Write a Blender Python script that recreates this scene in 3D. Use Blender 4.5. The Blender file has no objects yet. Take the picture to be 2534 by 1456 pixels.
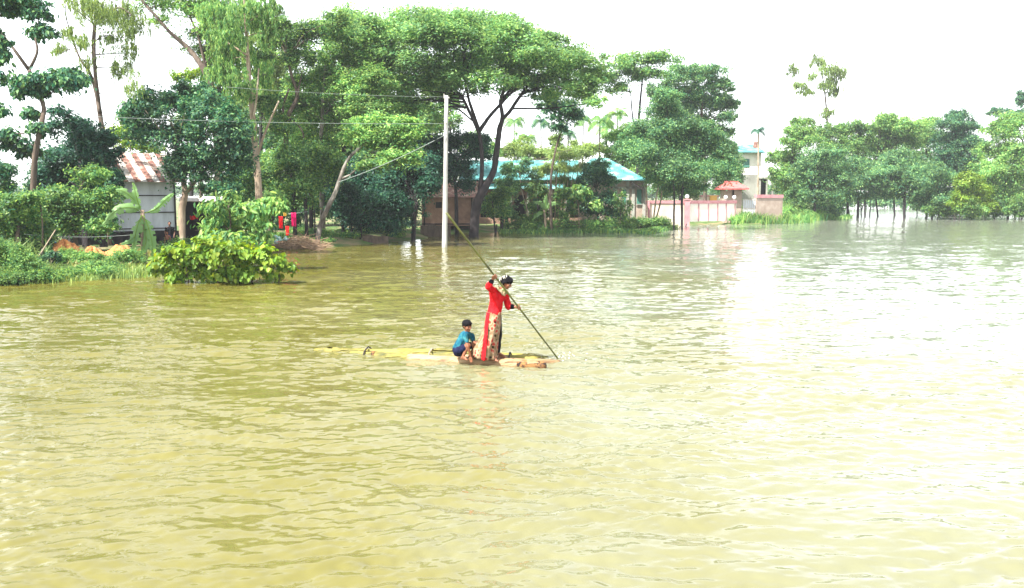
import bpy, bmesh, math, random
import numpy as np
from mathutils import Vector, Matrix, Quaternion

C = bpy.context
scene = C.scene
COL = scene.collection
R = math.radians
rng = np.random.default_rng(7)
random.seed(7)

# ------------------------------------------------------------------ camera, light, exposure
F, CX, CY, HZ, CH = 2193.0, 1266.5, 728.0, 490.0, 2.9
PITCH = math.atan((CY - HZ) / F)
cam_d = bpy.data.cameras.new('camera'); cam = bpy.data.objects.new('camera', cam_d); COL.objects.link(cam)
cam.location = (0, 0, CH); cam.rotation_euler = (math.pi/2 - PITCH, 0, 0)
cam_d.sensor_width = 36; cam_d.lens = 36 * F / 2533; cam_d.clip_end = 9000; cam_d.clip_start = .1
scene.camera = cam

SUN_EL, SUN_AZ = R(54), R(-134)      # azimuth from +Y, clockwise positive (left of view, a little behind the camera)
world = bpy.data.worlds.new('World'); scene.world = world; world.use_nodes = True
wn, wl = world.node_tree.nodes, world.node_tree.links
bg = wn['Background']; sky = wn.new('ShaderNodeTexSky'); sky.sky_type = 'NISHITA'; sky.sun_disc = False
sky.sun_elevation = SUN_EL; sky.sun_rotation = SUN_AZ; sky.dust_density = 1.0; sky.air_density = 1.0; sky.ozone_density = 1.0
hs = wn.new('ShaderNodeHueSaturation'); hs.inputs['Saturation'].default_value = .22
wl.new(sky.outputs[0], hs.inputs['Color']); wl.new(hs.outputs[0], bg.inputs[0]); bg.inputs[1].default_value = .15
sd = bpy.data.lights.new('sun', 'SUN'); sd.energy = 4.8; sd.angle = R(.5); sd.color = (1, .965, .91)
sun = bpy.data.objects.new('sun', sd); COL.objects.link(sun)
sdir = Vector((math.sin(SUN_AZ)*math.cos(SUN_EL), math.cos(SUN_AZ)*math.cos(SUN_EL), math.sin(SUN_EL)))
sun.rotation_euler = sdir.to_track_quat('Z', 'Y').to_euler(); sun.location = (-20, -10, 40)
scene.view_settings.view_transform = 'Standard'; scene.view_settings.look = 'None'
scene.view_settings.exposure = 1.78; scene.view_settings.gamma = 1
scene.render.engine = 'CYCLES'
scene.cycles.max_bounces = 6; scene.cycles.transparent_max_bounces = 8; scene.cycles.diffuse_bounces = 3

# ------------------------------------------------------------------ projection helpers (2533 x 1456 picture -> world)
cp, sp = math.cos(PITCH), math.sin(PITCH)
def ray(x, y):
    a, b = (x - CX) / F, (CY - y) / F
    return Vector((a, cp + sp*b, -sp + cp*b))
def px(x, y, Y):
    d = ray(x, y); t = Y / d.y
    return Vector((0, 0, CH)) + d*t
def gp(x, y, z=0.0):
    d = ray(x, y); t = (z - CH) / d.z
    return Vector((0, 0, CH)) + d*t
def sc(Y): return Y / F

# ------------------------------------------------------------------ object helpers
def tag(o, label=None, cat=None, group=None, kind=None):
    if label: o['label'] = label
    if cat: o['category'] = cat
    if group: o['group'] = group
    if kind: o['kind'] = kind
    return o
def empty(name, loc, label, cat, group=None):
    o = bpy.data.objects.new(name, None); o.location = loc; o.empty_display_size = .3
    COL.objects.link(o); return tag(o, label, cat, group)
def link(name, me, mat=None, parent=None, smooth=False):
    if mat is not None and not me.materials: me.materials.append(mat)
    o = bpy.data.objects.new(name, me); COL.objects.link(o)
    if parent is not None:
        o.parent = parent
        off = Vector(parent.location); q = parent.parent
        while q is not None: off += Vector(q.location); q = q.parent
        # meshes are written in world coordinates; move them into the parent's space
        n = len(me.vertices); co = np.empty(n*3, np.float32); me.vertices.foreach_get('co', co)
        co = co.reshape(-1, 3) - np.array(off, np.float32); me.vertices.foreach_set('co', co.ravel()); me.update()
    if smooth: me.shade_smooth()
    return o
def npmesh(name, V, faces):
    """V (n,3), faces (m,k) array of one polygon size or a list"""
    me = bpy.data.meshes.new(name)
    if isinstance(faces, np.ndarray):
        V = np.asarray(V, np.float32); m, k = faces.shape
        me.vertices.add(len(V)); me.vertices.foreach_set('co', V.ravel())
        me.loops.add(m*k); me.loops.foreach_set('vertex_index', faces.astype(np.int32).ravel())
        me.polygons.add(m); me.polygons.foreach_set('loop_start', np.arange(0, m*k, k, dtype=np.int32))
        me.update(calc_edges=True)
    else:
        me.from_pydata([tuple(v) for v in V], [], faces); me.update()
    return me

class MB:
    """collects shapes into one mesh (world coordinates)"""
    def __init__(s): s.V = []; s.Fc = []
    def add(s, vs, fs):
        b = len(s.V); s.V += [tuple(v) for v in vs]; s.Fc += [tuple(i+b for i in f) for f in fs]; return s
    def box(s, c, size, rz=0, M=None):
        hx, hy, hz = size[0]/2, size[1]/2, size[2]/2
        vs = [Vector((x, y, z)) for x in (-hx, hx) for y in (-hy, hy) for z in (-hz, hz)]
        rot = Matrix.Rotation(rz, 3, 'Z') if M is None else M
        vs = [rot @ v + Vector(c) for v in vs]
        return s.add(vs, [(0,1,3,2),(4,6,7,5),(0,4,5,1),(2,3,7,6),(0,2,6,4),(1,5,7,3)])
    def quad(s, a, b, c, d): return s.add([a, b, c, d], [(0,1,2,3)])
    def slab(s, pts, n, t):
        """polygon pts extruded by thickness t along -n"""
        pts = [Vector(p) for p in pts]; n = Vector(n).normalized(); k = len(pts)
        vs = pts + [p - n*t for p in pts]
        return s.add(vs, [tuple(range(k)), tuple(range(2*k-1, k-1, -1))] + [(i, i+k, (i+1)%k+k, (i+1)%k) for i in range(k)])
    def tube(s, pts, rads, sides=8, cap=True, wob=0.0, rn=random):
        pts = [Vector(p) for p in pts]; n = len(pts); vs = []; fs = []
        up = Vector((.31, .2, .93))
        for i, p in enumerate(pts):
            t = (pts[min(i+1, n-1)] - pts[max(i-1, 0)]).normalized()
            a = t.cross(Vector((1, 0, 0)) if abs(t.x) < .8 else Vector((0, 1, 0))).normalized(); b = t.cross(a)
            for k in range(sides):
                th = 2*math.pi*k/sides; r = rads[i]*(1 + wob*(rn.random()-.5))
                vs.append(p + a*math.cos(th)*r + b*math.sin(th)*r)
        for i in range(n-1):
            for k in range(sides):
                k2 = (k+1) % sides
                fs.append((i*sides+k, i*sides+k2, (i+1)*sides+k2, (i+1)*sides+k))
        if cap: fs += [tuple(range(sides-1, -1, -1)), tuple((n-1)*sides+k for k in range(sides))]
        return s.add(vs, fs)
    def ball(s, c, r, seg=12, ring=8, sz=1.0):
        vs = [Vector(c)+Vector((0,0,r*sz))]; fs = []
        for i in range(1, ring):
            ph = math.pi*i/ring
            for k in range(seg):
                th = 2*math.pi*k/seg
                vs.append(Vector(c)+Vector((r*math.sin(ph)*math.cos(th), r*math.sin(ph)*math.sin(th), r*sz*math.cos(ph))))
        vs.append(Vector(c)-Vector((0,0,r*sz)))
        for k in range(seg): fs.append((0, 1+k, 1+(k+1)%seg))
        for i in range(ring-2):
            for k in range(seg):
                a = 1+i*seg+k; b = 1+i*seg+(k+1)%seg; fs.append((a, a+seg, b+seg, b))
        L = len(vs)-1; o = 1+(ring-2)*seg
        for k in range(seg): fs.append((L, o+(k+1)%seg, o+k))
        return s.add(vs, fs)
    def build(s, name, mat, parent=None, smooth=False):
        return link(name, npmesh(name, s.V, s.Fc), mat, parent, smooth)

def spline(pts, n=4):
    """Catmull-Rom through tuples (any dimension)"""
    P = [np.array(p, float) for p in pts]
    P = [2*P[0]-P[1]] + P + [2*P[-1]-P[-2]]; out = []
    for i in range(1, len(P)-2):
        for k in range(n):
            t = k/n; a, b, c, d = P[i-1], P[i], P[i+1], P[i+2]
            out.append(.5*((2*b)+(c-a)*t+(2*a-5*b+4*c-d)*t*t+(3*b-a-3*c+d)*t**3))
    out.append(P[-2]); return out

# ------------------------------------------------------------------ materials
def mat(name, col, rough=.8, spec=.3, metal=0):
    m = bpy.data.materials.new(name); m.use_nodes = True; b = m.node_tree.nodes['Principled BSDF']
    b.inputs['Base Color'].default_value = (*col, 1); b.inputs['Roughness'].default_value = rough
    b.inputs['Specular IOR Level'].default_value = spec; b.inputs['Metallic'].default_value = metal
    return m
def N(m, t, **kw):
    n = m.node_tree.nodes.new(t)
    for k, v in kw.items():
        if k in n.inputs: n.inputs[k].default_value = v
        else: setattr(n, k, v)
    return n
def L(m, a, b): m.node_tree.links.new(a, b)
def ramp(m, fac, stops, interp='LINEAR'):
    r = m.node_tree.nodes.new('ShaderNodeValToRGB'); cr = r.color_ramp; cr.interpolation = interp
    while len(cr.elements) < len(stops): cr.elements.new(.5)
    for e, (p, c) in zip(cr.elements, stops): e.position = p; e.color = (*c, 1)
    L(m, fac, r.inputs[0]); return r
def noisy(name, stops, scale=4, rough=.85, spec=.2, detail=5, stretch=(1,1,1), bump=0, bscale=None, dist=.02):
    """procedural noise colour on object coordinates"""
    m = mat(name, stops[0][1], rough, spec); b = m.node_tree.nodes['Principled BSDF']
    tc = N(m, 'ShaderNodeTexCoord'); mp = N(m, 'ShaderNodeMapping'); mp.inputs['Scale'].default_value = stretch
    L(m, tc.outputs['Object'], mp.inputs[0])
    nz = N(m, 'ShaderNodeTexNoise', Scale=scale, Detail=detail, Roughness=.6); L(m, mp.outputs[0], nz.inputs['Vector'])
    r = ramp(m, nz.outputs['Fac'], stops); L(m, r.outputs[0], b.inputs['Base Color'])
    if bump:
        n2 = N(m, 'ShaderNodeTexNoise', Scale=bscale or scale*3, Detail=6.0); L(m, mp.outputs[0], n2.inputs['Vector'])
        bp = N(m, 'ShaderNodeBump', Strength=bump, Distance=dist); L(m, n2.outputs['Fac'], bp.inputs['Height']); L(m, bp.outputs[0], b.inputs['Normal'])
    return m
def leafmat(name, c1, c2, c3, trans=.38, rough=.5):
    m = mat(name, c1, .48, .26); nt = m.node_tree; b = nt.nodes['Principled BSDF']; out = nt.nodes['Material Output']
    g = N(m, 'ShaderNodeNewGeometry'); r = ramp(m, g.outputs['Random Per Island'], [(0, c1), (.55, c2), (1, c3)])
    tc = N(m, 'ShaderNodeTexCoord'); nz = N(m, 'ShaderNodeTexNoise', Scale=.35, Detail=3.0); L(m, tc.outputs['Object'], nz.inputs['Vector'])
    hv = N(m, 'ShaderNodeHueSaturation'); mr = N(m, 'ShaderNodeMapRange'); mr.inputs[1].default_value = .3; mr.inputs[2].default_value = .7
    mr.inputs[3].default_value = .62; mr.inputs[4].default_value = 1.5
    L(m, nz.outputs['Fac'], mr.inputs[0]); L(m, mr.outputs[0], hv.inputs['Value']); L(m, r.outputs[0], hv.inputs['Color'])
    L(m, hv.outputs[0], b.inputs['Base Color'])
    tl = N(m, 'ShaderNodeBsdfTranslucent'); hy = N(m, 'ShaderNodeHueSaturation', Hue=.475, Saturation=1.1, Value=1.25)
    L(m, hv.outputs[0], hy.inputs['Color']); L(m, hy.outputs[0], tl.inputs[0])
    mx = N(m, 'ShaderNodeMixShader'); mx.inputs[0].default_value = trans
    L(m, b.outputs[0], mx.inputs[1]); L(m, tl.outputs[0], mx.inputs[2]); L(m, mx.outputs[0], out.inputs[0])
    return m

M = {}
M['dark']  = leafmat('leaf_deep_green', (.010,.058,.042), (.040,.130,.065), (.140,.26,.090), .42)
M['mid']   = leafmat('leaf_green', (.022,.100,.045), (.110,.235,.070), (.26,.39,.095), .50)
M['light'] = leafmat('leaf_light_green', (.040,.150,.055), (.150,.31,.085), (.33,.46,.13), .50)
M['yell']  = leafmat('leaf_yellow_green', (.075,.17,.022), (.14,.25,.030), (.26,.34,.040), .42)
M['olive'] = leafmat('leaf_olive', (.10,.17,.055), (.17,.26,.075), (.28,.36,.09), .48)
M['teal']  = leafmat('leaf_blue_green', (.016,.085,.058), (.095,.215,.088), (.23,.37,.12), .48)
M['banana'] = leafmat('leaf_banana', (.10,.20,.07), (.12,.24,.08), (.15,.27,.09), .40, .4)
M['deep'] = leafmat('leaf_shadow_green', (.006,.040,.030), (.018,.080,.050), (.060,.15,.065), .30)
M['rain'] = leafmat('leaf_rain_tree', (.050,.155,.065), (.14,.28,.095), (.28,.43,.12), .50)
M['dry'] = leafmat('grass_dry', (.20,.19,.06), (.30,.28,.10), (.16,.22,.05), .3)
M['bark']  = noisy('bark_brown', [(.3,(.045,.032,.026)), (.7,(.13,.10,.075))], 5, .9, stretch=(1,1,.3), bump=.6)
M['bdark'] = noisy('bark_dark', [(.3,(.012,.011,.014)), (.7,(.045,.036,.035))], 5, .9, stretch=(1,1,.3), bump=.6)
M['bpale'] = noisy('bark_pale', [(.3,(.12,.08,.06)), (.5,(.26,.20,.14)), (.72,(.48,.42,.32))], 2.2, .8, stretch=(1,1,.3), bump=.4)
M['bgrey'] = noisy('bark_grey', [(.35,(.06,.05,.045)), (.5,(.15,.13,.11)), (.68,(.32,.30,.26))], 3, .9, stretch=(1,1,.4), bump=.5)
M['mud'] = noisy('mud', [(.3,(.12,.10,.05)), (.42,(.20,.16,.09)), (.55,(.06,.11,.03)), (.8,(.10,.16,.04))], .5, .95, detail=8, bump=.5, bscale=3)
M['brick'] = noisy('brick', [(.3,(.15,.09,.065)), (.55,(.27,.165,.12)), (.8,(.38,.27,.20))], 1.3, .9, detail=8, bump=.4, bscale=9)
M['rust'] = noisy('rust_tin', [(.3,(.09,.045,.035)), (.5,(.18,.085,.065)), (.66,(.34,.26,.21))], 2.2, .7, detail=8)
M['white'] = noisy('white_paint', [(.3,(.74,.68,.56)), (.6,(.82,.79,.72))], .8, .8, detail=8)
M['pink'] = noisy('pink_paint', [(.3,(.36,.15,.16)), (.7,(.50,.26,.27))], 1.5, .75)
M['concrete'] = noisy('pole_concrete', [(.3,(.20,.20,.18)), (.45,(.34,.335,.305)), (.7,(.50,.49,.46))], 1.8, .85, stretch=(1,1,.2), bump=.2)
M['black'] = mat('black_cloth', (.008,.008,.010), .9, .15)
M['hair'] = noisy('hair', [(.3,(.002,.002,.003)), (.7,(.007,.006,.008))], 60, .75, .10, stretch=(1,1,.3), bump=.9, bscale=70, dist=.012)
M['wire'] = mat('wire', (.22,.25,.23), .6)
M['unlit'] = mat('dark_interior', (.02,.018,.018), .95)  # near-black colour painted as the shade inside doorways, windows and recesses

# ------------------------------------------------------------------ ground and water
SU = [-3000, -600, 0, 150, 350, 400, 560, 690, 790, 900, 1040, 1110, 1250, 1600, 1640, 1760, 1815, 1840, 2030, 2075, 2110, 6000]
SS = [  20,   26, 29, 31.5, 33, 37,  41,  50,  51,  55,   62,   72,   76,   78,   90,   97,   95,   92,  118,  160, 5000, 5000]
def shore(u): return np.interp(u, SU, SS)
def vnoise(x, y, s, seed=0):
    r = np.random.default_rng(seed); out = 0
    for k in range(7):
        a = r.uniform(0, 2*np.pi); f = r.uniform(.5, 1.6)/s; ph = r.uniform(0, 6.28)
        out = out + np.sin((x*np.cos(a)+y*np.sin(a))*f*6.28+ph)
    return out/3.7
def hground(x, y):
    x = np.asarray(x, float); y = np.asarray(y, float)
    u = CX + F*x/np.maximum(y, 1)
    s = shore(u); e = y - s*(1+.012*vnoise(x, y, 3.1, 3))
    h = np.where(e > 0, np.minimum(.085*e, .55), np.maximum(.2*e, -1.6))
    return h + np.where(e > 0, .05, .02)*vnoise(x, y, 2.3, 5)
def zg(x, y): return float(hground(x, y))

def sheet(name, us, ds, zf, material, smooth=True):
    U, D = np.meshgrid(us, ds); X = (U-CX)/F*D; Z = zf(X, D)
    V = np.stack([X, D, Z], -1).reshape(-1, 3); nu, nd = len(us), len(ds)
    i = np.arange(nd-1)[:, None]*nu + np.arange(nu-1)[None]
    fc = np.stack([i, i+1, i+nu+1, i+nu], -1).reshape(-1, 4)
    me = npmesh(name, V, fc); o = link(name, me, material, None, smooth); return o
ds = np.concatenate([np.geomspace(1.5, 25, 30), np.linspace(25.5, 140, 330), np.geomspace(141, 7000, 40)])
g = sheet('ground', np.concatenate([np.linspace(-9000,-700,30), np.linspace(-650, 3200, 520), np.linspace(3300,12000,30)]), ds, hground, M['mud'])
tag(g, kind='structure')

def wave(X, Y):
    r = np.random.default_rng(21); Z = np.zeros_like(X)
    gust = .75 + .45*vnoise(X, Y, 9, 31); gust2 = .8+.4*vnoise(X, Y, 3.3, 77)
    Xw = X + .16*vnoise(X, Y, 3.2, 8); Yw = Y + .10*vnoise(X, Y, 3.6, 9)
    n = 64
    for k in range(n):
        lam = .16*(4.2/.16)**((k+.5)/n)
        a = R(r.normal(12 if k % 3 else -28, 27)); kk = 2*np.pi/lam
        slope = .033*(lam/.5)**(-.24 if lam < .8 else -.80)
        ph = kk*(Xw*np.sin(a)+Yw*np.cos(a)) + r.uniform(0, 6.28)
        s_ = np.sin(ph)
        Z += slope/kk*(s_ + .35*np.cos(2*ph))*(gust if k % 2 else gust2)
    fade = np.clip((320-Y)/200, 0, 1)
    return Z*fade
wr = np.concatenate([[1.0, 3.0, 5.0]])
ys = np.linspace(1600, 530, 950); dd = np.array([gp(CX, y).y for y in ys])
ds = np.concatenate([wr, dd, np.geomspace(dd[-1]*1.01, 8000, 60)])
us = np.concatenate([np.linspace(-9000,-600,30), np.linspace(-420, 2950, 900), np.linspace(3200,12000,30)])
wm = mat('flood_water', (.33,.29,.085), .09, .5); b = wm.node_tree.nodes['Principled BSDF']; b.inputs['IOR'].default_value = 1.333
tc = N(wm, 'ShaderNodeTexCoord')
nz = N(wm, 'ShaderNodeTexNoise', Scale=.12, Detail=5.0, Roughness=.6); L(wm, tc.outputs['Object'], nz.inputs['Vector'])
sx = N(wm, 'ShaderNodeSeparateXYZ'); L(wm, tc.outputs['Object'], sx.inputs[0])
ma = N(wm, 'ShaderNodeMath', operation='MULTIPLY_ADD'); ma.inputs[1].default_value = .030; L(wm, sx.outputs[0], ma.inputs[0]); L(wm, nz.outputs['Fac'], ma.inputs[2])   # base colour paints yellow tree reflections at left, pale sky sheen at right
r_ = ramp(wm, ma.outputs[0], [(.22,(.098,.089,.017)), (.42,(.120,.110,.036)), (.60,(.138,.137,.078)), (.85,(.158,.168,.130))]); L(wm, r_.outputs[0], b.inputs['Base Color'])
geo = N(wm, 'ShaderNodeNewGeometry'); prev = geo.outputs['Normal']
gz = N(wm, 'ShaderNodeTexNoise', Scale=.16, Detail=4.0); gmp = N(wm, 'ShaderNodeMapping'); gmp.inputs['Scale'].default_value = (.5, 1.2, 1); gmp.inputs['Rotation'].default_value = (0, 0, .35); L(wm, tc.outputs['Object'], gmp.inputs[0]); L(wm, gmp.outputs[0], gz.inputs['Vector'])
gm = N(wm, 'ShaderNodeMapRange'); gm.inputs[1].default_value = .38; gm.inputs[2].default_value = .64; gm.inputs[3].default_value = .35; gm.inputs[4].default_value = 1.55; L(wm, gz.outputs['Fac'], gm.inputs[0])
for (scl, msc, k_, dis) in ((2.6, (.42, 1.3, 1), .21, .3), (8.0, (.5, 1.2, 1), .22, .3), (.22, (.8, 1.2, 1), .05, .3)):
    mp = N(wm, 'ShaderNodeMapping'); mp.inputs['Scale'].default_value = msc; mp.inputs['Rotation'].default_value = (0, 0, R(9*scl)); L(wm, tc.outputs['Object'], mp.inputs[0])
    n1 = N(wm, 'ShaderNodeTexNoise', Scale=scl, Detail=3.0, Roughness=.55, Distortion=dis); L(wm, mp.outputs[0], n1.inputs['Vector'])
    v1 = N(wm, 'ShaderNodeVectorMath', operation='SUBTRACT'); v1.inputs[1].default_value = (.5,.5,.5); L(wm, n1.outputs['Color'], v1.inputs[0])
    v2 = N(wm, 'ShaderNodeVectorMath', operation='MULTIPLY'); v2.inputs[1].default_value = (k_*.8, k_*1.25, 0); L(wm, v1.outputs[0], v2.inputs[0])
    vs_ = N(wm, 'ShaderNodeVectorMath', operation='SCALE'); L(wm, v2.outputs[0], vs_.inputs[0]); L(wm, gm.outputs[0], vs_.inputs['Scale'])
    v3 = N(wm, 'ShaderNodeVectorMath', operation='ADD'); L(wm, prev, v3.inputs[0]); L(wm, vs_.outputs[0], v3.inputs[1]); prev = v3.outputs[0]
v4 = N(wm, 'ShaderNodeVectorMath', operation='NORMALIZE'); L(wm, prev, v4.inputs[0]); L(wm, v4.outputs[0], b.inputs['Normal'])
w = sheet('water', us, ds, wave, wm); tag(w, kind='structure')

# ------------------------------------------------------------------ foliage
def leafmesh(name, pos, nrm, tan, Ln, Wd, fold=False):
    nrm = nrm/np.linalg.norm(nrm, axis=1, keepdims=True)
    tan = tan - nrm*np.sum(tan*nrm, 1, keepdims=True); tan /= np.linalg.norm(tan, axis=1, keepdims=True)+1e-9
    bi = np.cross(nrm, tan); Ln = Ln[:, None]; Wd = Wd[:, None]
    a = pos - tan*Ln*.5; c = pos + tan*Ln*.5 - nrm*Ln*.12
    if not fold:
        b_ = pos + bi*Wd*.5 - tan*Ln*.08; d = pos - bi*Wd*.5 - tan*Ln*.08
        V = np.stack([a, b_, c, d], 1).reshape(-1, 3); n = len(pos)
        return npmesh(name, V, np.arange(4*n).reshape(-1, 4))
    up = nrm*Wd*.22; n = len(pos); m1 = pos - tan*Ln*.15
    b1 = m1 + bi*Wd*.5 + up; b2 = pos + tan*Ln*.2 + bi*Wd*.38 + up*.6
    d1 = m1 - bi*Wd*.5 + up; d2 = pos + tan*Ln*.2 - bi*Wd*.38 + up*.6
    V = np.stack([a, b1, b2, c, d2, d1], 1).reshape(-1, 3); i = np.arange(n)[:, None]*6
    fc = np.concatenate([i+np.array([[0,1,2,3]]), i+np.array([[0,3,4,5]])], 0)
    return npmesh(name, V, fc)
DENS = 2.6
def foliage(name, blobs, kind, L0, dens, material, parent, seed, clump=.30, fold=False, asp=.5):
    """blobs: (centre Vector, rx, ry, rz). kind: broad | feather | weep | droop"""
    r = np.random.default_rng(seed); P = []; Nn = []; T = []; L0 = L0*.74
    for (c, rx, ry, rz) in blobs:
        area = math.pi*rx*rz; W0 = L0*asp; n = int(DENS*dens*area/(L0*W0*.5)); 
        cr = .80*clump*min(max(rx, rz), 2.6)*r.uniform(.8, 1.2); cr = max(cr, L0*1.1)
        k = max(5, int(2.6*rx*rz/(cr*cr)))
        d = r.normal(size=(k, 3)); d /= np.linalg.norm(d, axis=1, keepdims=True); d[:, 2] = np.where(d[:, 2] < -.3, -d[:, 2]*.6, d[:, 2])
        rad = .25 + .80*r.random((k, 1))**.6
        cc = np.array(c) + d*rad*np.array([rx, ry, rz])
        w = r.random(k)**1.3+.12; w /= w.sum(); idx = r.choice(k, n, p=w)
        crs = cr*r.uniform(.55, 1.25, k)[idx][:, None]
        off = r.normal(size=(n, 3))*.60
        if kind == 'feather': off *= np.array([1.1, 1.1, .6])
        elif kind == 'weep':
            ns = 7; sid = r.integers(0, ns, n); so = r.normal(size=(k, ns, 2))*.55; sl = r.uniform(.5, 2.6, (k, ns)); tt = r.random(n)
            off = np.zeros((n, 3)); off[:, :2] = so[idx, sid] + r.normal(size=(n, 2))*.10; off[:, 2] = .4 - tt*sl[idx, sid]
        else: off *= np.array([1, 1, .72])
        pos = cc[idx] + off*crs
        if kind not in ('weep', 'droop'):
            ls = r.random(n) < .17; dd_ = r.normal(size=(n, 3)); dd_ /= np.linalg.norm(dd_, axis=1, keepdims=True)
            pos[ls] = (np.array(c) + dd_*np.abs(r.normal(.62, .30, (n, 1)))*np.array([rx, ry, rz]))[ls]
        out = (pos-np.array(c))/np.array([rx, ry, rz]); rnd = r.normal(size=(n, 3))
        if kind == 'feather': nn = np.array([0, 0, 1.0]) + rnd*.55 + out*.5; tt_ = r.normal(size=(n, 3))
        elif kind == 'weep': nn = rnd*np.array([1, 1, .15]); tt_ = np.array([0, 0, -1.]) + r.normal(size=(n, 3))*.25
        elif kind == 'droop': nn = out*.8 + np.array([0, 0, .55]) + rnd*.45; tt_ = np.array([0, 0, -1.]) + out*.6 + r.normal(size=(n, 3))*.35
        else: nn = out*.65 + np.array([0, 0, .75]) + rnd*.62; tt_ = r.normal(size=(n, 3)) - np.array([0, 0, .5])
        P.append(pos); Nn.append(nn); T.append(tt_)
    P = np.concatenate(P); Nn = np.concatenate(Nn); T = np.concatenate(T)
    ok = P[:, 2] > .03
    P, Nn, T = P[ok], Nn[ok], T[ok]
    Ln = L0*r.uniform(.6, 1.35, len(P)); Wd = Ln*asp*r.uniform(.8, 1.2, len(P))
    return link(name, leafmesh(name, P, Nn, T, Ln, Wd, fold), material, parent, fold)

TR = .80
def tree(name, label, cat, Y, trunks, blobs, kind='broad', L0=.28, dens=2.6, m='mid', bark='bark', seed=1, dy=0.8, base=None,
         limbs=True, clump=.30, fold=False, asp=.5, thick=.8, group=None, lr=.045, rys=1.0):
    """trunks: lists of (x, y, radius_m[, dY]) in picture units; blobs: (x, y, rx, ry[, dY])"""
    r = random.Random(seed); s = sc(Y); bl = []
    for q in blobs:
        x, y, rx, ry = q[:4]; off = q[4] if len(q) > 4 else r.uniform(-dy, dy)
        c = px(x, y, Y+off); k = sc(Y+off); bl.append((c, rx*k*1.12, max(min(rx, ry*1.6)*k*thick, .3), ry*k*1.12*rys))
    P0 = trunks[0][0]; b0 = px(P0[0], P0[1], Y); root = empty(name, (b0.x, b0.y, zg(b0.x, b0.y)), label, cat, group)
    mb = MB(); tips = []
    for j, tr in enumerate(trunks):
        pts = []
        for i, q in enumerate(tr):
            o = q[3] if len(q) > 3 else (0 if (i == 0) else r.uniform(-.35, .35)*min(1, i))
            v = px(q[0], q[1], Y+o); pts.append((v.x, v.y, v.z, q[2]))
        if j == 0:
            zz = zg(pts[0][0], pts[0][1]) - .25
            if pts[0][2] > zz: pts.insert(0, (pts[0][0], pts[0][1], zz, pts[0][3]*1.25))
        sp_ = spline(pts, 5); tips += [Vector(p[:3]) for p in sp_[2:]]
        mb.tube([p[:3] for p in sp_], [max(p[3]*TR, .01) for p in sp_], 9, wob=.16, rn=r)
    if limbs:
        for (c, rx, ry, rz) in bl:
            for q in range(3 if rx > 1.2 else 1):
                e = c + Vector((r.uniform(-.6, .6)*rx, r.uniform(-.5, .5)*ry, r.uniform(-.3, .5)*rz))
                a = min(tips, key=lambda t: (t-e).length + (2.2*max(0, t.z-e.z)))
                dv = e-a
                if dv.length > 11: continue
                m1 = a + dv*.4 + Vector((r.uniform(-.12, .12), r.uniform(-.12, .12), r.uniform(-.05, .2)))*dv.length
                pp = spline([tuple(a), tuple(m1), tuple(e)], 4); nn_ = len(pp)
                mb.tube(pp, [lr*(1-.85*i/nn_)*(.6+dv.length*.12) for i in range(nn_)], 5, wob=.2, rn=r)
    mb.build('trunk', M[bark], root, True)
    ms = m if isinstance(m, (list, tuple)) else [m]
    foliage('crown', bl, kind, L0, dens, M[ms[0]], root, seed, clump, fold, asp)
    return root

# ------------------------------------------------------------------ buildings
M['bluetin'] = mat('blue_tin', (.16,.42,.52), .6, .25)
_b = M['bluetin'].node_tree.nodes['Principled BSDF']; _t = N(M['bluetin'], 'ShaderNodeTexCoord')
_n = N(M['bluetin'], 'ShaderNodeTexNoise', Scale=1.1, Detail=7.0); L(M['bluetin'], _t.outputs['Object'], _n.inputs['Vector'])
_r = ramp(M['bluetin'], _n.outputs['Fac'], [(.3,(.025,.13,.13)), (.5,(.07,.22,.22)), (.72,(.24,.36,.34))]); L(M['bluetin'], _r.outputs[0], _b.inputs['Base Color'])
_w = N(M['bluetin'], 'ShaderNodeTexWave', Scale=1.6); _w.bands_direction = 'X'; L(M['bluetin'], _t.outputs['Object'], _w.inputs['Vector'])
_p = N(M['bluetin'], 'ShaderNodeBump', Strength=.5, Distance=.03); L(M['bluetin'], _w.outputs['Fac'], _p.inputs['Height']); L(M['bluetin'], _p.outputs[0], _b.inputs['Normal'])
M['palebrick'] = noisy('pale_brick', [(.3,(.24,.18,.14)), (.55,(.34,.27,.22)), (.8,(.46,.40,.33))], 1.2, .9, detail=8, bump=.3, bscale=8)
M['greytin'] = noisy('grey_tin', [(.3,(.34,.37,.40)), (.5,(.52,.56,.60)), (.7,(.62,.66,.70))], 1.3, .55, .4, stretch=(1,1,.3))
M['whitetin'] = noisy('white_tin', [(.35,(.22,.16,.12)), (.5,(.42,.38,.34)), (.65,(.56,.54,.51))], 2.2, .6, .4, detail=8)
M['greenpaint'] = mat('green_shutter', (.05,.16,.12), .6)
M['redtile'] = noisy('red_tile', [(.3,(.42,.07,.07)), (.7,(.56,.15,.13))], 3, .7, bump=.4)
M['grime'] = noisy('grimy_plaster', [(.3,(.13,.13,.11)), (.5,(.28,.28,.24)), (.8,(.45,.44,.39))], .5, .9, detail=8, stretch=(1,1,.5))
M['globe'] = mat('globe_glass', (.85,.85,.82), .25, .5)
M['cream'] = noisy('cream_plaster', [(.3,(.48,.38,.28)), (.6,(.62,.54,.44))], .7, .9, detail=7)
M['coping'] = M['pink']

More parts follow.
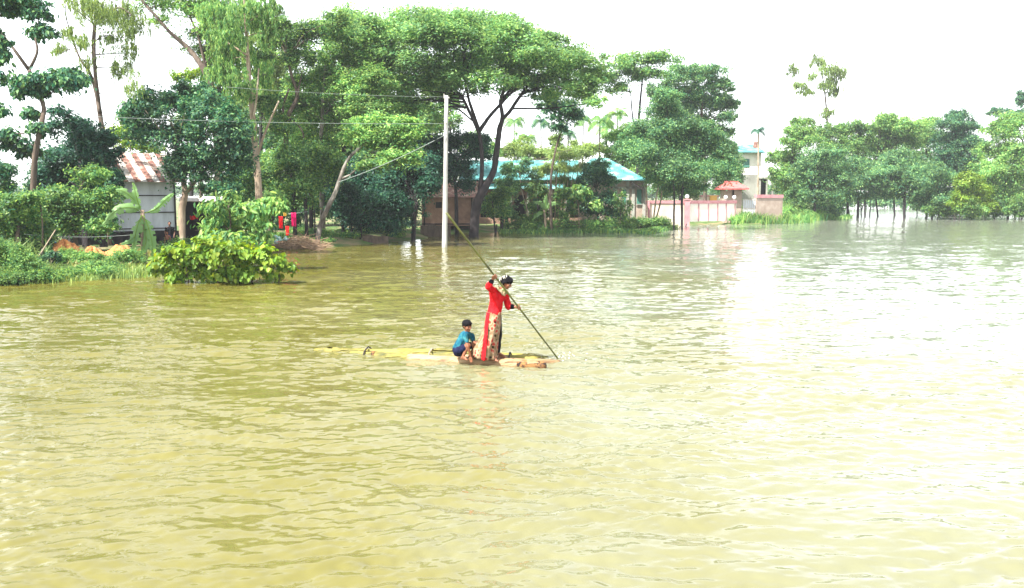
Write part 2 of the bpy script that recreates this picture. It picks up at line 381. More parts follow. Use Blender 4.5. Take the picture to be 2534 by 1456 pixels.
# tin hut on the left bank, turned so that its front faces to the right
A = Vector((-17.75, 47.0, 0)); hu = Vector((-.80, -.60, 0)); hn = Vector((.60, -.80, 0)); HR = Matrix((( .80,-.60*-1*-1,0),(0,0,0),(0,0,1)))
ang = math.atan2(.60, .80); rotm = Matrix.Rotation(ang, 3, 'Z')
hut = empty('tin_hut', (A.x, A.y, zg(A.x, A.y)), 'grey tin hut with striped rust and white roof behind the banana plant', 'hut')
def hp(l, o, z): return A + hu*l + hn*o + Vector((0, 0, z))
mb = MB(); mb.box((hp(2.2, -.04, 0)+Vector((0,0,2.45)))[:], (4.4, .06, 2.5), ang); mb.box((hp(-.0, -2.6, 0)+Vector((0,0,2.45)))[:], (.06, 5.1, 2.5), ang)
mb.box((hp(2.2, -5.2, 0)+Vector((0,0,2.45)))[:], (4.4, .06, 2.5), ang); mb.build('wall', M['greytin'], hut)
mb = MB()
for z in (3.02, 2.15, 1.32): mb.box(hp(2.2, .03, z)[:], (4.4, .06, .05), ang)
for l in (.03, 4.3): mb.box(hp(l, .02, 2.4)[:], (.08, .05, 2.5), ang)
mb.build('batten', M['bdark'], hut)
mb = MB(); mb.box(hp(2.25, -2.6, .62)[:], (4.7, 5.4, 1.1), ang); mb.build('plinth', M['bdark'], hut)
eh, rh = 3.72, 5.3
def sheetq(mbx, l0, l1, off, front=True):
    o1 = .6 if front else -5.8
    a, b_, c, d = hp(l0, o1, eh+off), hp(l1, o1, eh+off), hp(l1, -2.6, rh+off), hp(l0, -2.6, rh+off)
    mbx.slab([a, b_, c, d] if front else [d, c, b_, a], (0,0,1), .03)
base_r = MB(); red = MB(); k = 0; l = -.35
while l < 4.4:
    wdt = .31
    (red if k % 2 else base_r).__class__  # alternate sheets
    sheetq(red if k % 2 else base_r, l, l+wdt*.98, (.012 if k % 2 else 0), True); sheetq(red if k % 2 else base_r, l, l+wdt*.98, (.012 if k % 2 else 0), False)
    l += wdt; k += 1
for mbx, nm, mt in ((base_r, 'roof', 'whitetin'), (red, 'rusty_roof_sheet', 'rust')): mbx.build(nm, M[mt], hut)
mb = MB(); mb.slab([hp(0,0,3.68), hp(0,-2.6,5.2), hp(0,-5.2,3.68)], hu, .05); mb.build('gable', M['greytin'], hut)
# lean-to beside it
mb = MB(); s0 = px(447, 500, 49.5); s1 = px(560, 500, 51)
mb.slab([px(442,497,48.6), px(560,500,49.5), px(565,487,52), px(446,486,51.5)], (0,0,1), .04); mb.build('lean_to_roof', M['whitetin'], hut)
mb = MB(); 
for xx in (449, 517, 552):
    q = px(xx, 500, 49.2); mb = MB(); mb.box((q.x, q.y, 1.6), (.10, .10, 2.3)); mb.build('post', M['bdark'], hut)
mb = MB(); q0 = px(447, 500, 51.6); q1 = px(562, 500, 51.6); mb.box(((q0.x+q1.x)/2, 51.6, 1.6), (q1.x-q0.x, .06, 2.3))
mb.box(((q0.x+q1.x)/2+.9, 50, .75), (1.0, 1.0, .4)); mb.build('back_wall', M['unlit'], hut)
mb = MB(); q = px(480, 538, 49.4); gx = np.linspace(-.24, .24, 12)
vs = [(q.x+x, q.y+.05*math.sin(x*22), q.z+.10-zz+.04*math.sin(x*13)) for zz in (0, .10, .22) for x in gx]; fs = [(i+12*j, i+1+12*j, i+13+12*j, i+12+12*j) for j in range(2) for i in range(11)]
mb.add(vs, fs); o = mb.build('red_cloth', mat('red_cloth', (.55,.02,.02), .9)); tag(o, 'bright red cloth hung in the dark doorway of the tin hut', 'cloth'); o.modifiers.new('s', 'SOLIDIFY').thickness = .012

# long blue-roofed house
HB = empty('blue_roofed_house', (2.0, 86, zg(2, 86)), 'long low house with pale blue tin roof behind the rain tree', 'house')
X = lambda v, Y: (v-CX)/F*Y*1.0
xa, xb, xc = px(1150,450,84).x, px(1430,450,84).x, px(1595,450,84).x
mb = MB(); mb.box(((xa+xb)/2, 88, 2.6), (xb-xa, 5.5, 3.7)); mb.build('wall', M['brick'], HB)
mb = MB(); mb.slab([(xa-.5,84,4.62),(xb+.3,84,4.62),(xb+.3,88,6.55),(xa-.5,88,6.55)], (0,0,1), .05); mb.slab([(xa-.5,88.01,6.55),(xb+.3,88.01,6.55),(xb+.3,92,4.6),(xa-.5,92,4.6)], (0,0,1), .05); mb.build('roof', M['bluetin'], HB)
mb = MB(); mb.slab([(xa-.2,81.9,3.75),(xb+.6,81.9,3.75),(xb+.6,84.9,4.3),(xa-.2,84.9,4.3)], (0,0,1), .05); mb.build('veranda_roof', M['bluetin'], HB)
mb = MB(); mb.box(((xa+xb)/2, 83.7, .78), (xb-xa+.6, 3.2, .5)); mb.build('plinth', M['brick'], HB)
for v in (1180, 1222, 1264, 1306, 1359, 1402):
    q = px(v, 500, 82.4); mb = MB(); mb.box((q.x, 82.4, 2.36), (.22, .22, 2.75)); mb.box((q.x, 82.4, 3.66), (.30,.30,.12)); mb.build('pillar', M['grime'], HB)
for v in (1202, 1285, 1378):
    q = px(v, 500, 85.2); mb = MB(); mb.box((q.x, 85.22, 2.1), (1.0, .1, 2.1)); mb.build('door', M['unlit'], HB)
for v in (1240, 1330):
    q = px(v, 500, 85.2); mb = MB(); mb.box((q.x, 85.22, 2.3), (.9, .08, 1.1)); wn_ = mb.build('window', M['greenpaint'], HB); 
# hipped end pavilion
f0, f1 = px(1424,449,83.2), px(1603,446,83.2); zE = 4.55
rA, rB = px(1462,392,88), px(1503,392,88)
mb = MB(); bk0, bk1 = (f0.x, 92.5, zE), (f1.x, 92.5, zE); F0, F1 = (f0.x, 83.2, zE), (f1.x, 83.2, zE)
mb.slab([F0, F1, rB, rA], (0,-.3,1), .05); mb.slab([F1, bk1, rB], (.3,0,1), .05); mb.slab([bk1, bk0, rA, rB], (0,.3,1), .05); mb.slab([bk0, F0, rA], (-.3,0,1), .05); mb.build('hip_roof', M['bluetin'], HB)
x0 = px(1436,500,84).x; x1 = px(1594,500,84).x
mb = MB(); mb.box(((x0+x1)/2, 88, 2.5), (x1-x0, 8.0, 4.0)); mb.build('pavilion_wall', M['palebrick'], HB)
mb = MB()
for v in (1523, 1552, 1566, 1593):
    q = px(v, 500, 83.95); mb.box((q.x, 83.93, 2.5), (.28, .18, 4.0))
mb.box(((px(1523,0,84).x+px(1594,0,84).x)/2, 83.9, 3.85), (px(1594,0,84).x-px(1523,0,84).x, .12, .16)); mb.build('plaster_band', M['grime'], HB)
for v in (1545, 1581):
    q = px(v, 500, 83.9); mb = MB(); mb.box((q.x, 83.96, 3.0), (.44, .12, 1.35)); wn_ = mb.build('window', M['greenpaint'], HB)
    
    for zf_ in (3.72, 2.28): mb = MB(); mb.box((q.x, 83.88, zf_), (.6,.1,.08)); mb.build('window_sill' if zf_ < 3 else 'lintel', M['grime'], wn_)
mb = MB(); mb.slab([px(1560,452,83.0), px(1592,470,83.0), px(1592,466,85.5), px(1560,448,85.5)], (0,0,1), .05); mb.build('side_canopy', M['bdark'], HB)

# brick outhouse behind the utility pole
BO = empty('brick_outhouse', (-4.4, 75, zg(-4.4, 75)), 'small unplastered brick outhouse with rusty tin roof behind the utility pole', 'outhouse')
b0, b1 = px(1043, 500, 74.5), px(1172, 500, 74.5)
mb = MB(); mb.box(((b0.x+b1.x)/2, 76.5, 1.75), (b1.x-b0.x, 4, 2.4)); mb.build('wall', M['brick'], BO)
mb = MB(); mb.slab([(b0.x-.2,73.9,2.95),(b1.x+.3,73.9,2.95),(b1.x+.3,76.6,4.25),(b0.x-.2,76.6,4.25)], (0,0,1), .04); mb.slab([(b0.x-.2,76.62,4.25),(b1.x+.3,76.62,4.25),(b1.x+.3,79,3.0),(b0.x-.2,79,3.0)], (0,0,1), .04); mb.build('roof', M['rust'], BO)
mb = MB()
for v in (1049, 1126, 1167): q = px(v, 500, 74.4); mb.box((q.x, 74.42, 1.75), (.1, .1, 2.4))
mb.box(((b0.x+b1.x)/2, 74.4, .72), (b1.x-b0.x, .1, .1)); mb.build('timber_frame', M['bdark'], BO)
mb = MB(); q = px(1085, 500, 74.4); mb.box((q.x, 74.46, 2.3), (.5,.05,.5)); mb.build('window', M['unlit'], BO)
# low walls at the waterline
for (va, vb, y0, y1, Y, lab) in ((898, 960, 583, 604, 56.5, 'low mud-brown wall standing in the water left of the utility pole'), (1040, 1115, 559, 580, 66, 'low mud-stained wall under the brick outhouse behind the utility pole')):
    a, c = px(va, y0, Y), px(vb, y0, Y); mb = MB(); h = a.z+.25; n = 8
    for i in range(n):
        t0 = a.x+(c.x-a.x)*i/n; t1 = a.x+(c.x-a.x)*(i+1)/n; hh = h+random.uniform(-.07,.05); mb.box(((t0+t1)/2, Y+random.uniform(-.02,.02), hh/2-.25), ((t1-t0)*.985, .28, hh))
    o = mb.build('low_wall', M['bark']); tag(o, lab, 'wall')

# two-storey house far behind
TH = empty('two_storey_house', (35, 130, 0), 'white two storey house with blue roof far behind the gate', 'house')
x0, x1 = px(1832,500,130).x, px(1880,500,130).x
mb = MB(); mb.box(((x0+x1)/2, 133, 7.9), (x1-x0, 6, 3.4)); mb.build('upper_wall', M['white'], TH)
mb = MB(); mb.box(((x0+x1)/2-.3, 133, 3.1), (x1-x0, 6, 6.1)); mb.build('lower_wall', M['grime'], TH)
e0, e1, p0, p1 = px(1819,377,129), px(1895,377,129), px(1836,358,133), px(1868,359,133); zz = e0.z
mb = MB(); mb.slab([e0, (e1.x,129,zz), p1, p0], (0,-.3,1), .08); mb.slab([(e1.x,129,zz),(e1.x,137,zz), p1], (.3,0,1), .08); mb.slab([(e1.x,137,zz),(e0.x,137,zz), p0, p1], (0,.3,1), .08); mb.slab([(e0.x,137,zz), e0, p0], (-.3,0,1), .08); mb.build('roof', M['bluetin'], TH)
mb = MB(); q = px(1846,400,130); mb.box((q.x, 129.95, 7.9), (.9,.1,1.2)); mb.build('window', M['greenpaint'], TH)
mb = MB(); q = px(1893, 450, 130); mb.box((q.x, 131, 5.75), (2.2, 3.5, .25)); mb.build('balcony_roof', M['grime'], TH); mb = MB(); mb.box((q.x, 131, 3.1), (2.2,3.5,.2)); mb.build('balcony', M['grime'], TH)
mb = MB(); mb.box((q.x, 132.9, 4.2), (2.0, .2, 3.0)); mb.build('balcony_recess', M['unlit'], TH)
for dx in (-.9, .1, .95): mb = MB(); mb.box((q.x+dx, 129.5, 4.4), (.2,.2,2.4)); mb.build('pillar', M['grime'], TH)
mb = MB(); q = px(1871, 361, 131.5); mb.tube([(q.x,131.5,zz+.3),(q.x,131.5,zz+1.6)], [.5,.45], 12); o = mb.build('water_tank', M['rust']); tag(o, 'small brown water tank on the roof of the white two storey house', 'water tank')

# boundary wall, gate, gatehouse
def wallseg(name, pts, top, th, wmat, label, cat='wall', coph=.30, bottoms=None, cop='pink'):
    root = empty(name, (pts[0][0], pts[0][1], 0), label, cat)
    (xA, yA), (xB, yB) = pts; d = Vector((xB-xA, yB-yA, 0)); ln = d.length; an = math.atan2(d.y, d.x); c = Vector(((xA+xB)/2, (yA+yB)/2, 0)); zb = -.4 if bottoms is None else bottoms
    mb = MB(); mb.box((c.x, c.y, (zb+top-coph)/2), (ln, th, top-coph-zb), an); mb.build('wall_panel', M[wmat], root)
    mb = MB(); mb.box((c.x, c.y, top-coph/2), (ln+.04, th+.16, coph), an); mb.build('coping', M[cop], root)
    return root, d.normalized(), an
pA = px(1600, 500, 92); pB = px(1692, 500, 92.5); WL, _, _ = wallseg('boundary_wall', ((pA.x, 92), (pB.x, 92.5)), 2.62, .25, 'cream', 'cream plastered boundary wall with pink coping left of the panelled gate')
mb = MB(); mb.box((pA.x, 91.95, 1.1), (.55, .5, 3.0)); mb.build('pillar', M['pink'], WL)
pC = px(1699, 500, 92.5); PP = empty('gate_post', (pC.x, 92.5, 0), 'pink gate post with a white globe lamp at the left end of the panelled gate', 'post')
mb = MB(); mb.box((pC.x, 92.4, 1.05), (.52,.5,3.2)); mb.box((pC.x, 92.4, 2.72), (.64,.62,.12)); mb.build('post_body', M['pink'], PP)
mb = MB(); mb.ball((pC.x, 92.4, 3.02), .22); mb.build('globe', M['globe'], PP, True)
pD0 = px(1706, 500, 93); pD1 = px(1820, 500, 97)
G, gd, an = wallseg('panelled_gate', ((pD0.x, 93), (pD1.x, 97)), 2.62, .16, 'white', 'long white panelled gate with pink ribs between post and gatehouse', 'gate', .34, .42)
for i, v in enumerate((1727, 1751, 1774, 1795, 1817)):
    t = (v-1706)/(1820-1706); Yp = 1/((1-t)/93+t/97); q = px(v, 500, Yp); mb = MB(); mb.box((q.x-gd.y*-.0+.10*gd.y, q.y-.10*gd.x, 1.36), (.14,.06,1.86), an); mb.build('rib', M['pink'], G)
for v, lab in ((1795, 'left white globe lamp on the gate coping beside the gatehouse'), (1816, 'right white globe lamp on the gate coping against the gatehouse')):
    t = (v-1706)/(1820-1706); Yp = 1/((1-t)/93+t/97); q = px(v, 500, Yp); o = empty('globe_lamp', (q.x, q.y, 2.62), lab, 'lamp', 'globe lamps on the gate wall')
    mb = MB(); mb.tube([(q.x,q.y,2.6),(q.x,q.y,2.78)], [.07,.07], 8); mb.build('lamp_base', M['grime'], o); mb = MB(); mb.ball((q.x,q.y,2.95), .21); mb.build('globe', M['globe'], o, True)
GH = empty('gatehouse', (23.6, 98, 0), 'brick gatehouse pillar with flared red tiled roof beside the gate', 'gatehouse')
g0, g1 = px(1794,500,98).x, px(1837,500,98).x; gc = (g0+g1)/2; gw = g1-g0
mb = MB(); mb.box((gc, 99.4, 1.2), (gw, 2.0, 3.2)); mb.box((g0+.42, 99.4, 3.4), (.84, 2.0, 1.2)); mb.box((g1-.42, 99.4, 3.4), (.84, 2.0, 1.2)); mb.build('wall', M['palebrick'], GH)
mb = MB(); r0, r1, zt, zb_ = px(1785,467,98).x, px(1849,467,98).x, px(1800,451,98).z, px(1800,466,98).z
t0, t1 = px(1803,451,98).x, px(1831,451,98).x
c4 = [(r0,97.4,zb_),(r1,97.4,zb_),(r1,101.4,zb_),(r0,101.4,zb_)]; u4 = [(t0,98.9,zt),(t1,98.9,zt),(t1,100,zt),(t0,100,zt)]
mb.add(c4+u4, [(3,2,1,0),(4,5,6,7),(0,1,5,4),(1,2,6,5),(2,3,7,6),(3,0,4,7)]); mb.box((gc,99.4,zb_-.08), (r1-r0+.1, 4.1, .14)); mb.build('roof', M['redtile'], GH)
mb = MB(); mb.box(((t0+t1)/2,99.45,zt+.05), (t1-t0+.2, .5, .16)); mb.build('ridge_cap', M['redtile'], GH)
MG = empty('metal_gate', (26.2, 98.5, 0), 'pale grey metal gate leaf between gatehouse and right brown wall', 'gate'); m0, m1 = px(1838,500,98.5).x, px(1868,500,98.5).x
mb = MB(); mb.box(((m0+m1)/2, 98.5, 1.75), (m1-m0, .05, 1.9)); mb.build('gate_sheet', M['greytin'], MG)
mb = MB()
for i in range(7): mb.box((m0+(m1-m0)*i/6, 98.44, 1.75), (.05,.06,1.95))
for z in (.8, 1.75, 2.68): mb.box(((m0+m1)/2, 98.42, z), (m1-m0, .05, .06))
mb.build('gate_frame', M['whitetin'], MG)
wallseg('boundary_wall', ((px(1869,500,98.5).x, 98.5), (px(1934,500,100).x, 100)), 3.25, .3, 'palebrick', 'brownish boundary wall with red and white coping right of the gatehouse', 'wall', .36, cop='pink')
wallseg('boundary_wall', ((px(1712,500,118).x, 118), (px(1776,500,122).x, 122)), 3.25, .25, 'cream', 'far cream parapet with pink top seen above the panelled gate', 'wall', .22)
o = MB(); q = px(1764, 488, 112); o.box((q.x, 112, 1.6), (.8,.6,3.0)); o.box((q.x, 112, 3.12), (1.0,.7,.12)); oo = o.build('orange_hut', noisy('orange_paint', [(.3,(.5,.25,.05)),(.7,(.7,.40,.10))], 2)); tag(oo, 'small orange box structure peeping above the panelled gate', 'box')
o = MB(); a = px(2510-32*1, 500, 118); q = px(2302, 0, 128); 
q = px(2245, 506, 118)

# utility pole and its wires
UP = empty('utility_pole', gp(1099, 613)[:], 'tall pale concrete utility pole standing in the flood water', 'utility pole')
b0 = gp(1099, 613); tp = px(1104.5, 237, b0.y)
mb = MB(); pts = [(b0.x+(tp.x-b0.x)*t, b0.y, -.8*(1-t)+tp.z*t) for t in np.linspace(0,1,9)]; mb.tube(pts, [.165-.06*t for t in np.linspace(0,1,9)], 14); mb.build('shaft', M['concrete'], UP, True)
mb = MB(); mb.box((tp.x, b0.y-.02, tp.z-.12), (.34,.08,.08)); mb.build('bracket', M['grime'], UP)
mb = MB(); mb.box((tp.x, b0.y-.16, tp.z-1.55), (.1,.1,.1)); mb.build('clamp', M['grime'], UP)
mb = MB(); mb.tube([(tp.x-.14,b0.y,tp.z-.1),(tp.x-.14,b0.y,tp.z+.1)], [.035,.03], 8); mb.build('insulator', M['grime'], UP)
def wire(a, c, sag, r, label):
    a, c = Vector(a), Vector(c); pts = [a.lerp(c, t) - Vector((0,0,sag*4*t*(1-t))) for t in np.linspace(0,1,25)]
    mb = MB(); mb.tube(pts, [r]*25, 5); o = mb.build('power_line', M['wire'], None, True); tag(o, label, 'wire', 'wires on the utility pole')
wire(tp-Vector((.1,.16,.1)), px(560,216,46), .1, .009, 'upper thin wire running left from the top of the utility pole')
wire(tp-Vector((.05,.16,1.6)), px(230,289,40), .12, .011, 'lower pale wire running left across the dark mango crown')
wire(tp-Vector((.0,.16,2.2)), px(835,452,49), .15, .017, 'slanting thick cable falling left from the pole to the leaning grey trunk')

# ------------------------------------------------------------------ trees, left to right
TG = 'trees on the flooded bank'
def T(*a, **k): k.setdefault('group', TG); return tree(*a, **k)
T('teak_tree', 'slender big-leaved tree with forked bare top at the far left', 'tree', 40,
  [[(84,640,.20),(84,420,.16),(102,310,.14),(108,265,.12),(90,215,.11),(72,175,.10)], [(72,175,.10),(40,130,.08),(5,85,.06),(-25,55,.05)], [(72,175,.09),(92,130,.07),(88,95,.05),(96,60,.04)], [(102,310,.06),(60,330,.04),(20,330,.03)]],
  [(120,215,85,30),(70,235,35,28),(170,195,45,25),(75,290,22,22),(20,340,35,18),(40,365,40,16),(95,330,25,20),(95,40,38,42),(110,85,34,22),(70,385,30,16),(80,205,30,22)], 'droop', .26, 2.6, 'dark', 'bark', 11, clump=.34, fold=True, asp=.62, dy=.5)
T('teak_tree', 'dark leafy branches entering at the upper left edge of the picture', 'tree', 33,
  [[(-90,640,.20),(-80,300,.16),(-60,100,.12)], [(-80,300,.08),(-30,180,.05),(0,160,.03)], [(-60,100,.1),(-20,60,.05),(20,20,.03)]],
  [(5,30,38,50),(0,110,25,30),(-5,155,28,30),(30,5,50,25),(-10,280,25,20),(-15,200,25,20)], 'droop', .24, 2.8, 'dark', 'bdark', 12, fold=True, asp=.6, dy=.4)
T('mango_tree', 'dark rounded shrub tree at the left edge above the pale weeds', 'tree', 38, [[(-20,650,.15),(-20,480,.1)]], [(-10,440,45,45),(15,470,25,25)], 'broad', .2, 3, 'dark', 'bdark', 13)
T('eucalyptus', 'weeping eucalyptus with thin reddish trunk and hanging leaf strands', 'tree', 44,
  [[(268,640,.20),(268,480,.18),(262,380,.16),(247,280,.14),(237,200,.12),(233,120,.09),(236,40,.07),(234,-40,.05)], [(247,280,.11),(236,225,.1),(222,180,.08),(200,150,.06),(180,100,.05),(165,50,.03)], [(236,190,.06),(228,120,.05),(232,60,.03)], [(236,60,.05),(290,20,.04),(330,40,.03)]],
  [(200,30,70,40),(290,55,55,45),(330,90,28,60),(322,150,18,60),(205,115,22,30),(170,90,20,30),(270,110,14,50),(290,190,16,45),(330,215,14,50),(240,20,60,30),(215,165,14,35),(150,130,20,25)], 'weep', .20, .75, 'olive', 'bark', 14, asp=.22, dy=1.2, clump=.42)
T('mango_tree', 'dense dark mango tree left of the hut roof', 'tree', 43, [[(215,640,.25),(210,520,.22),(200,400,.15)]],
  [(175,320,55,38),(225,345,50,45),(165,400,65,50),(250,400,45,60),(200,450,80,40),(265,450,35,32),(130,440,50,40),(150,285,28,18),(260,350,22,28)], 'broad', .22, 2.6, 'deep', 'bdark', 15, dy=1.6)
T('shrub_tree', 'grey-green leafy shrub in front of the mango at the left bank', 'tree', 39, [[(190,645,.13),(188,600,.12),(180,540,.08)]],
  [(150,500,60,38),(215,520,65,42),(265,490,35,30),(100,520,55,45),(180,560,70,30),(225,440,45,30),(245,565,40,28)], 'broad', .20, 2.5, 'mid', 'bark', 16, dy=1.1)
T('shrub_tree', 'pale green shrub thicket standing at the left edge of the bank', 'tree', 36, [[(40,660,.12),(45,560,.08)], [(105,650,.05),(105,560,.04),(100,500,.03)]],
  [(35,520,60,45),(20,570,60,45),(85,570,50,45),(60,500,45,30),(100,620,45,35),(40,620,50,30)], 'broad', .20, 3.0, 'mid', 'bark', 17, dy=1.0)
T('mango_tree', 'broad dark mango tree with pale trunk leaning over the hut', 'tree', 45.5,
  [[(452,605,.22),(450,520,.21),(458,480,.2),(452,440,.16),(440,370,.12)], [(458,480,.12),(500,430,.09),(540,380,.06)]],
  [(350,275,55,38),(420,265,70,42),(500,280,65,45),(555,330,55,55),(430,340,90,50),(350,330,45,30),(500,400,75,55),(560,420,50,55),(450,430,50,45),(585,380,40,60),(330,300,35,25),(545,470,45,25),(480,225,50,22)], 'broad', .23, 2.7, 'dark', 'bpale', 18, dy=1.8)
T('shrub_tree', 'bright yellow-green young tree behind the hut roof', 'tree', 56, [[(350,620,.12),(350,450,.1)]], [(340,365,40,22),(375,372,30,15),(300,340,30,40),(310,300,25,25)], 'broad', .24, 2.2, 'yell', 'bark', 19)
T('acacia', 'feathery acacia with long limb sweeping up to the left', 'tree', 55,
  [[(545,640,.3),(540,430,.3),(532,270,.28),(522,215,.26),(500,165,.22),(465,120,.18),(420,80,.13),(385,40,.10),(350,0,.08),(330,-40,.06)], [(515,200,.15),(505,150,.12),(490,90,.09),(470,40,.07),(455,-20,.05)], [(500,165,.10),(540,120,.08),(570,60,.05)], [(532,270,.14),(518,230,.12),(512,190,.1)]],
  [(400,15,70,22),(470,30,60,40),(540,30,60,45),(480,90,40,22),(560,95,45,40),(395,55,25,18),(500,130,50,20),(555,150,40,45),(440,-15,100,20),(515,70,35,30)], 'feather', .26, 1.5, 'light', 'bark', 20, asp=.4, dy=1.5, clump=.4)
T('shrub_tree', 'sunlit yellow-green tree top behind the broad mango', 'tree', 60, [[(500,640,.2),(495,300,.1)]], [(450,195,30,18),(500,185,35,22),(520,235,30,25),(545,190,25,25)], 'broad', .28, 1.9, 'yell', 'bark', 21)
T('eucalyptus', 'tall eucalyptus with pale peeling trunk and yellowish hanging leaves', 'tree', 50,
  [[(642,640,.26),(640,480,.25),(632,380,.22),(626,300,.2),(618,220,.17),(613,140,.13),(608,60,.10),(603,-30,.07)], [(626,300,.08),(635,240,.07),(640,170,.05)], [(632,400,.1),(655,330,.08),(690,250,.05)], [(613,140,.06),(570,110,.05),(540,100,.03)], [(608,60,.05),(660,20,.04)]],
  [(575,150,40,60),(590,235,34,55),(560,95,45,45),(600,50,70,45),(650,30,50,35),(570,300,28,45),(545,190,25,50),(665,95,25,45),(530,40,40,40),(610,330,25,30),(645,190,20,50)], 'weep', .26, 2.2, ['light'], 'bpale', 22, asp=.25, dy=1.2, clump=.42)
T('acacia', 'twin-stemmed tree with crooked grey limbs left of the rain tree', 'tree', 58,
  [[(668,640,.25),(672,470,.24),(690,420,.22),(706,350,.2),(712,290,.18),(735,240,.14),(722,190,.12),(712,150,.09)], [(706,350,.12),(700,270,.1),(715,220,.07)], [(735,240,.08),(745,190,.06)], [(712,290,.09),(750,330,.07),(740,400,.05)]],
  [(700,110,55,30),(745,95,50,30),(790,85,55,35),(690,70,50,25),(760,150,50,35),(720,150,30,20),(830,60,40,28),(660,260,35,40),(700,330,40,40),(650,150,30,28)], 'broad', .24, 2.1, 'mid', 'bark', 23, dy=1.4)
T('acacia', 'light green acacia rising between the crooked tree and the rain tree', 'tree', 60,
  [[(800,640,.22),(795,450,.2),(790,380,.17),(797,300,.15),(800,220,.1),(805,160,.08)], [(797,300,.1),(830,240,.08),(850,180,.05)]],
  [(760,215,60,40),(820,200,55,45),(870,230,60,50),(800,280,60,45),(740,270,40,45),(860,300,60,45),(920,280,60,55),(780,345,50,35),(930,200,50,40),(885,155,45,35)], 'feather', .26, 2.3, 'light', 'bgrey', 24, asp=.42, dy=1.8)
T('acacia', 'tree leaning right with mottled grey trunk beside the brushwood', 'tree', 52.5,
  [[(784,606,.20),(792,560,.19),(808,520,.17),(828,480,.155),(840,445,.14),(858,400,.12),(885,370,.10),(920,340,.08)], [(840,445,.09),(870,430,.06),(900,400,.04)]],
  [(900,345,60,25),(955,360,65,35),(930,310,50,30),(990,395,50,35),(880,320,35,22),(1000,330,50,40),(940,410,45,25)], 'feather', .26, 2.6, 'light', 'bgrey', 25, asp=.42, dy=.8)
T('mango_tree', 'sunlit low shrub tree between the tall eucalyptus and the leaning trunk', 'tree', 55, [[(730,620,.18),(728,500,.15),(720,430,.1)], [(760,615,.16),(757,540,.14),(755,450,.1)], [(780,610,.06),(778,520,.05)]],
  [(680,420,40,50),(720,400,50,45),(770,400,50,50),(700,470,45,35),(760,460,45,40),(640,440,40,40),(815,420,35,50),(680,500,40,22),(740,500,45,20),(600,430,30,25),(600,470,38,28)], 'broad', .22, 2.7, 'mid', 'bdark', 26, dy=1.6)
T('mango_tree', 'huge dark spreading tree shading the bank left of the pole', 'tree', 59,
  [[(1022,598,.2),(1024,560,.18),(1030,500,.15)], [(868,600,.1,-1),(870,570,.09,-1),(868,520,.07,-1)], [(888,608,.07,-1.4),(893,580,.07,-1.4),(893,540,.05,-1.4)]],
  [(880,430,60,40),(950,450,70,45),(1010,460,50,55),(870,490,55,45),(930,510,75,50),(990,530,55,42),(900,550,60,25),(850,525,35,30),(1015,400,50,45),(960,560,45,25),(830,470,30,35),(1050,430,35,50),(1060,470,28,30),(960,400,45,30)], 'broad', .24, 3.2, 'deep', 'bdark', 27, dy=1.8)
T('rain_tree', 'giant rain tree with dark forked trunk and umbrella crown beside the pole', 'rain tree', 65,
  [[(1172,590,.48),(1174,545,.44),(1183,497,.42),(1205,455,.33),(1222,420,.29),(1229,370,.27),(1236,320,.25),(1243,290,.19),(1238,250,.15),(1250,210,.11),(1240,160,.08)],
   [(1183,500,.24),(1191,440,.20),(1192,390,.19),(1188,345,.18),(1181,320,.16),(1160,275,.14),(1142,240,.12),(1115,215,.12),(1080,190,.1)],
   [(1186,325,.2),(1210,290,.16),(1235,262,.14),(1260,235,.12),(1300,200,.08)], [(1185,325,.18),(1172,285,.15),(1158,240,.12),(1150,190,.08)],
   [(1243,295,.18),(1262,275,.16),(1282,245,.14),(1310,210,.1),(1370,180,.08),(1430,170,.05)], [(1142,240,.12),(1060,200,.1),(990,190,.07),(940,180,.05)],[(1238,250,.12),(1290,190,.1),(1330,120,.06)],[(1150,190,.1),(1100,130,.07),(1060,80,.05)]],
  [(1000,60,75,28),(1070,55,75,24),(1140,50,70,20),(1215,60,70,22),(1285,80,65,22),(1345,105,60,22),(1400,130,50,20),(1445,155,45,20),(1480,190,35,22),
   (950,100,70,30),(1030,105,80,30),(1110,100,80,28),(1190,110,80,28),(1270,125,75,28),(1340,150,70,26),(1405,180,65,26),(1455,215,45,22),
   (960,160,70,32),(1040,160,80,28),(1120,160,75,28),(1200,165,70,24),(1280,175,60,22),(1360,205,60,22),(1420,235,55,22),(990,215,60,28),(1060,215,55,22),(1130,205,50,20),(1225,205,60,20),(1290,215,45,20),(1180,225,35,14),(900,70,50,30),(1350,240,35,14), (1010,270,45,35),(1060,300,35,30), (1470,255,30,14),(870,60,50,30),(880,110,55,35),(930,150,60,35),(1080,85,90,30),(1180,85,90,28),(1240,150,80,28),(1090,190,80,26),(1310,200,60,22),(1390,160,60,22),(960,250,50,30),(1100,245,40,18)],
  'feather', .30, 2.3, 'rain', 'bdark', 28, asp=.45, dy=4, clump=.40, lr=.06, thick=2.4, rys=1.3)
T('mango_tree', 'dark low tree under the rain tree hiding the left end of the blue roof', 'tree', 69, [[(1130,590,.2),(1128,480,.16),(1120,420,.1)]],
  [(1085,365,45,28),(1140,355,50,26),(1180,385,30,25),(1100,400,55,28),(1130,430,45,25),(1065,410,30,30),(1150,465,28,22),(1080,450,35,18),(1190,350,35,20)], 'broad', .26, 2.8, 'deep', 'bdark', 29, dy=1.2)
T('jackfruit_tree', 'dark drooping leafy bough hanging right of the rain tree', 'tree', 76, [[(1365,590,.14),(1362,450,.12),(1380,350,.1),(1400,310,.07)]], [(1370,270,38,28),(1400,285,40,30),(1355,245,28,18),(1420,295,25,22),(1385,320,25,18)], 'broad', .26, 2.6, 'dark', 'bark', 30)
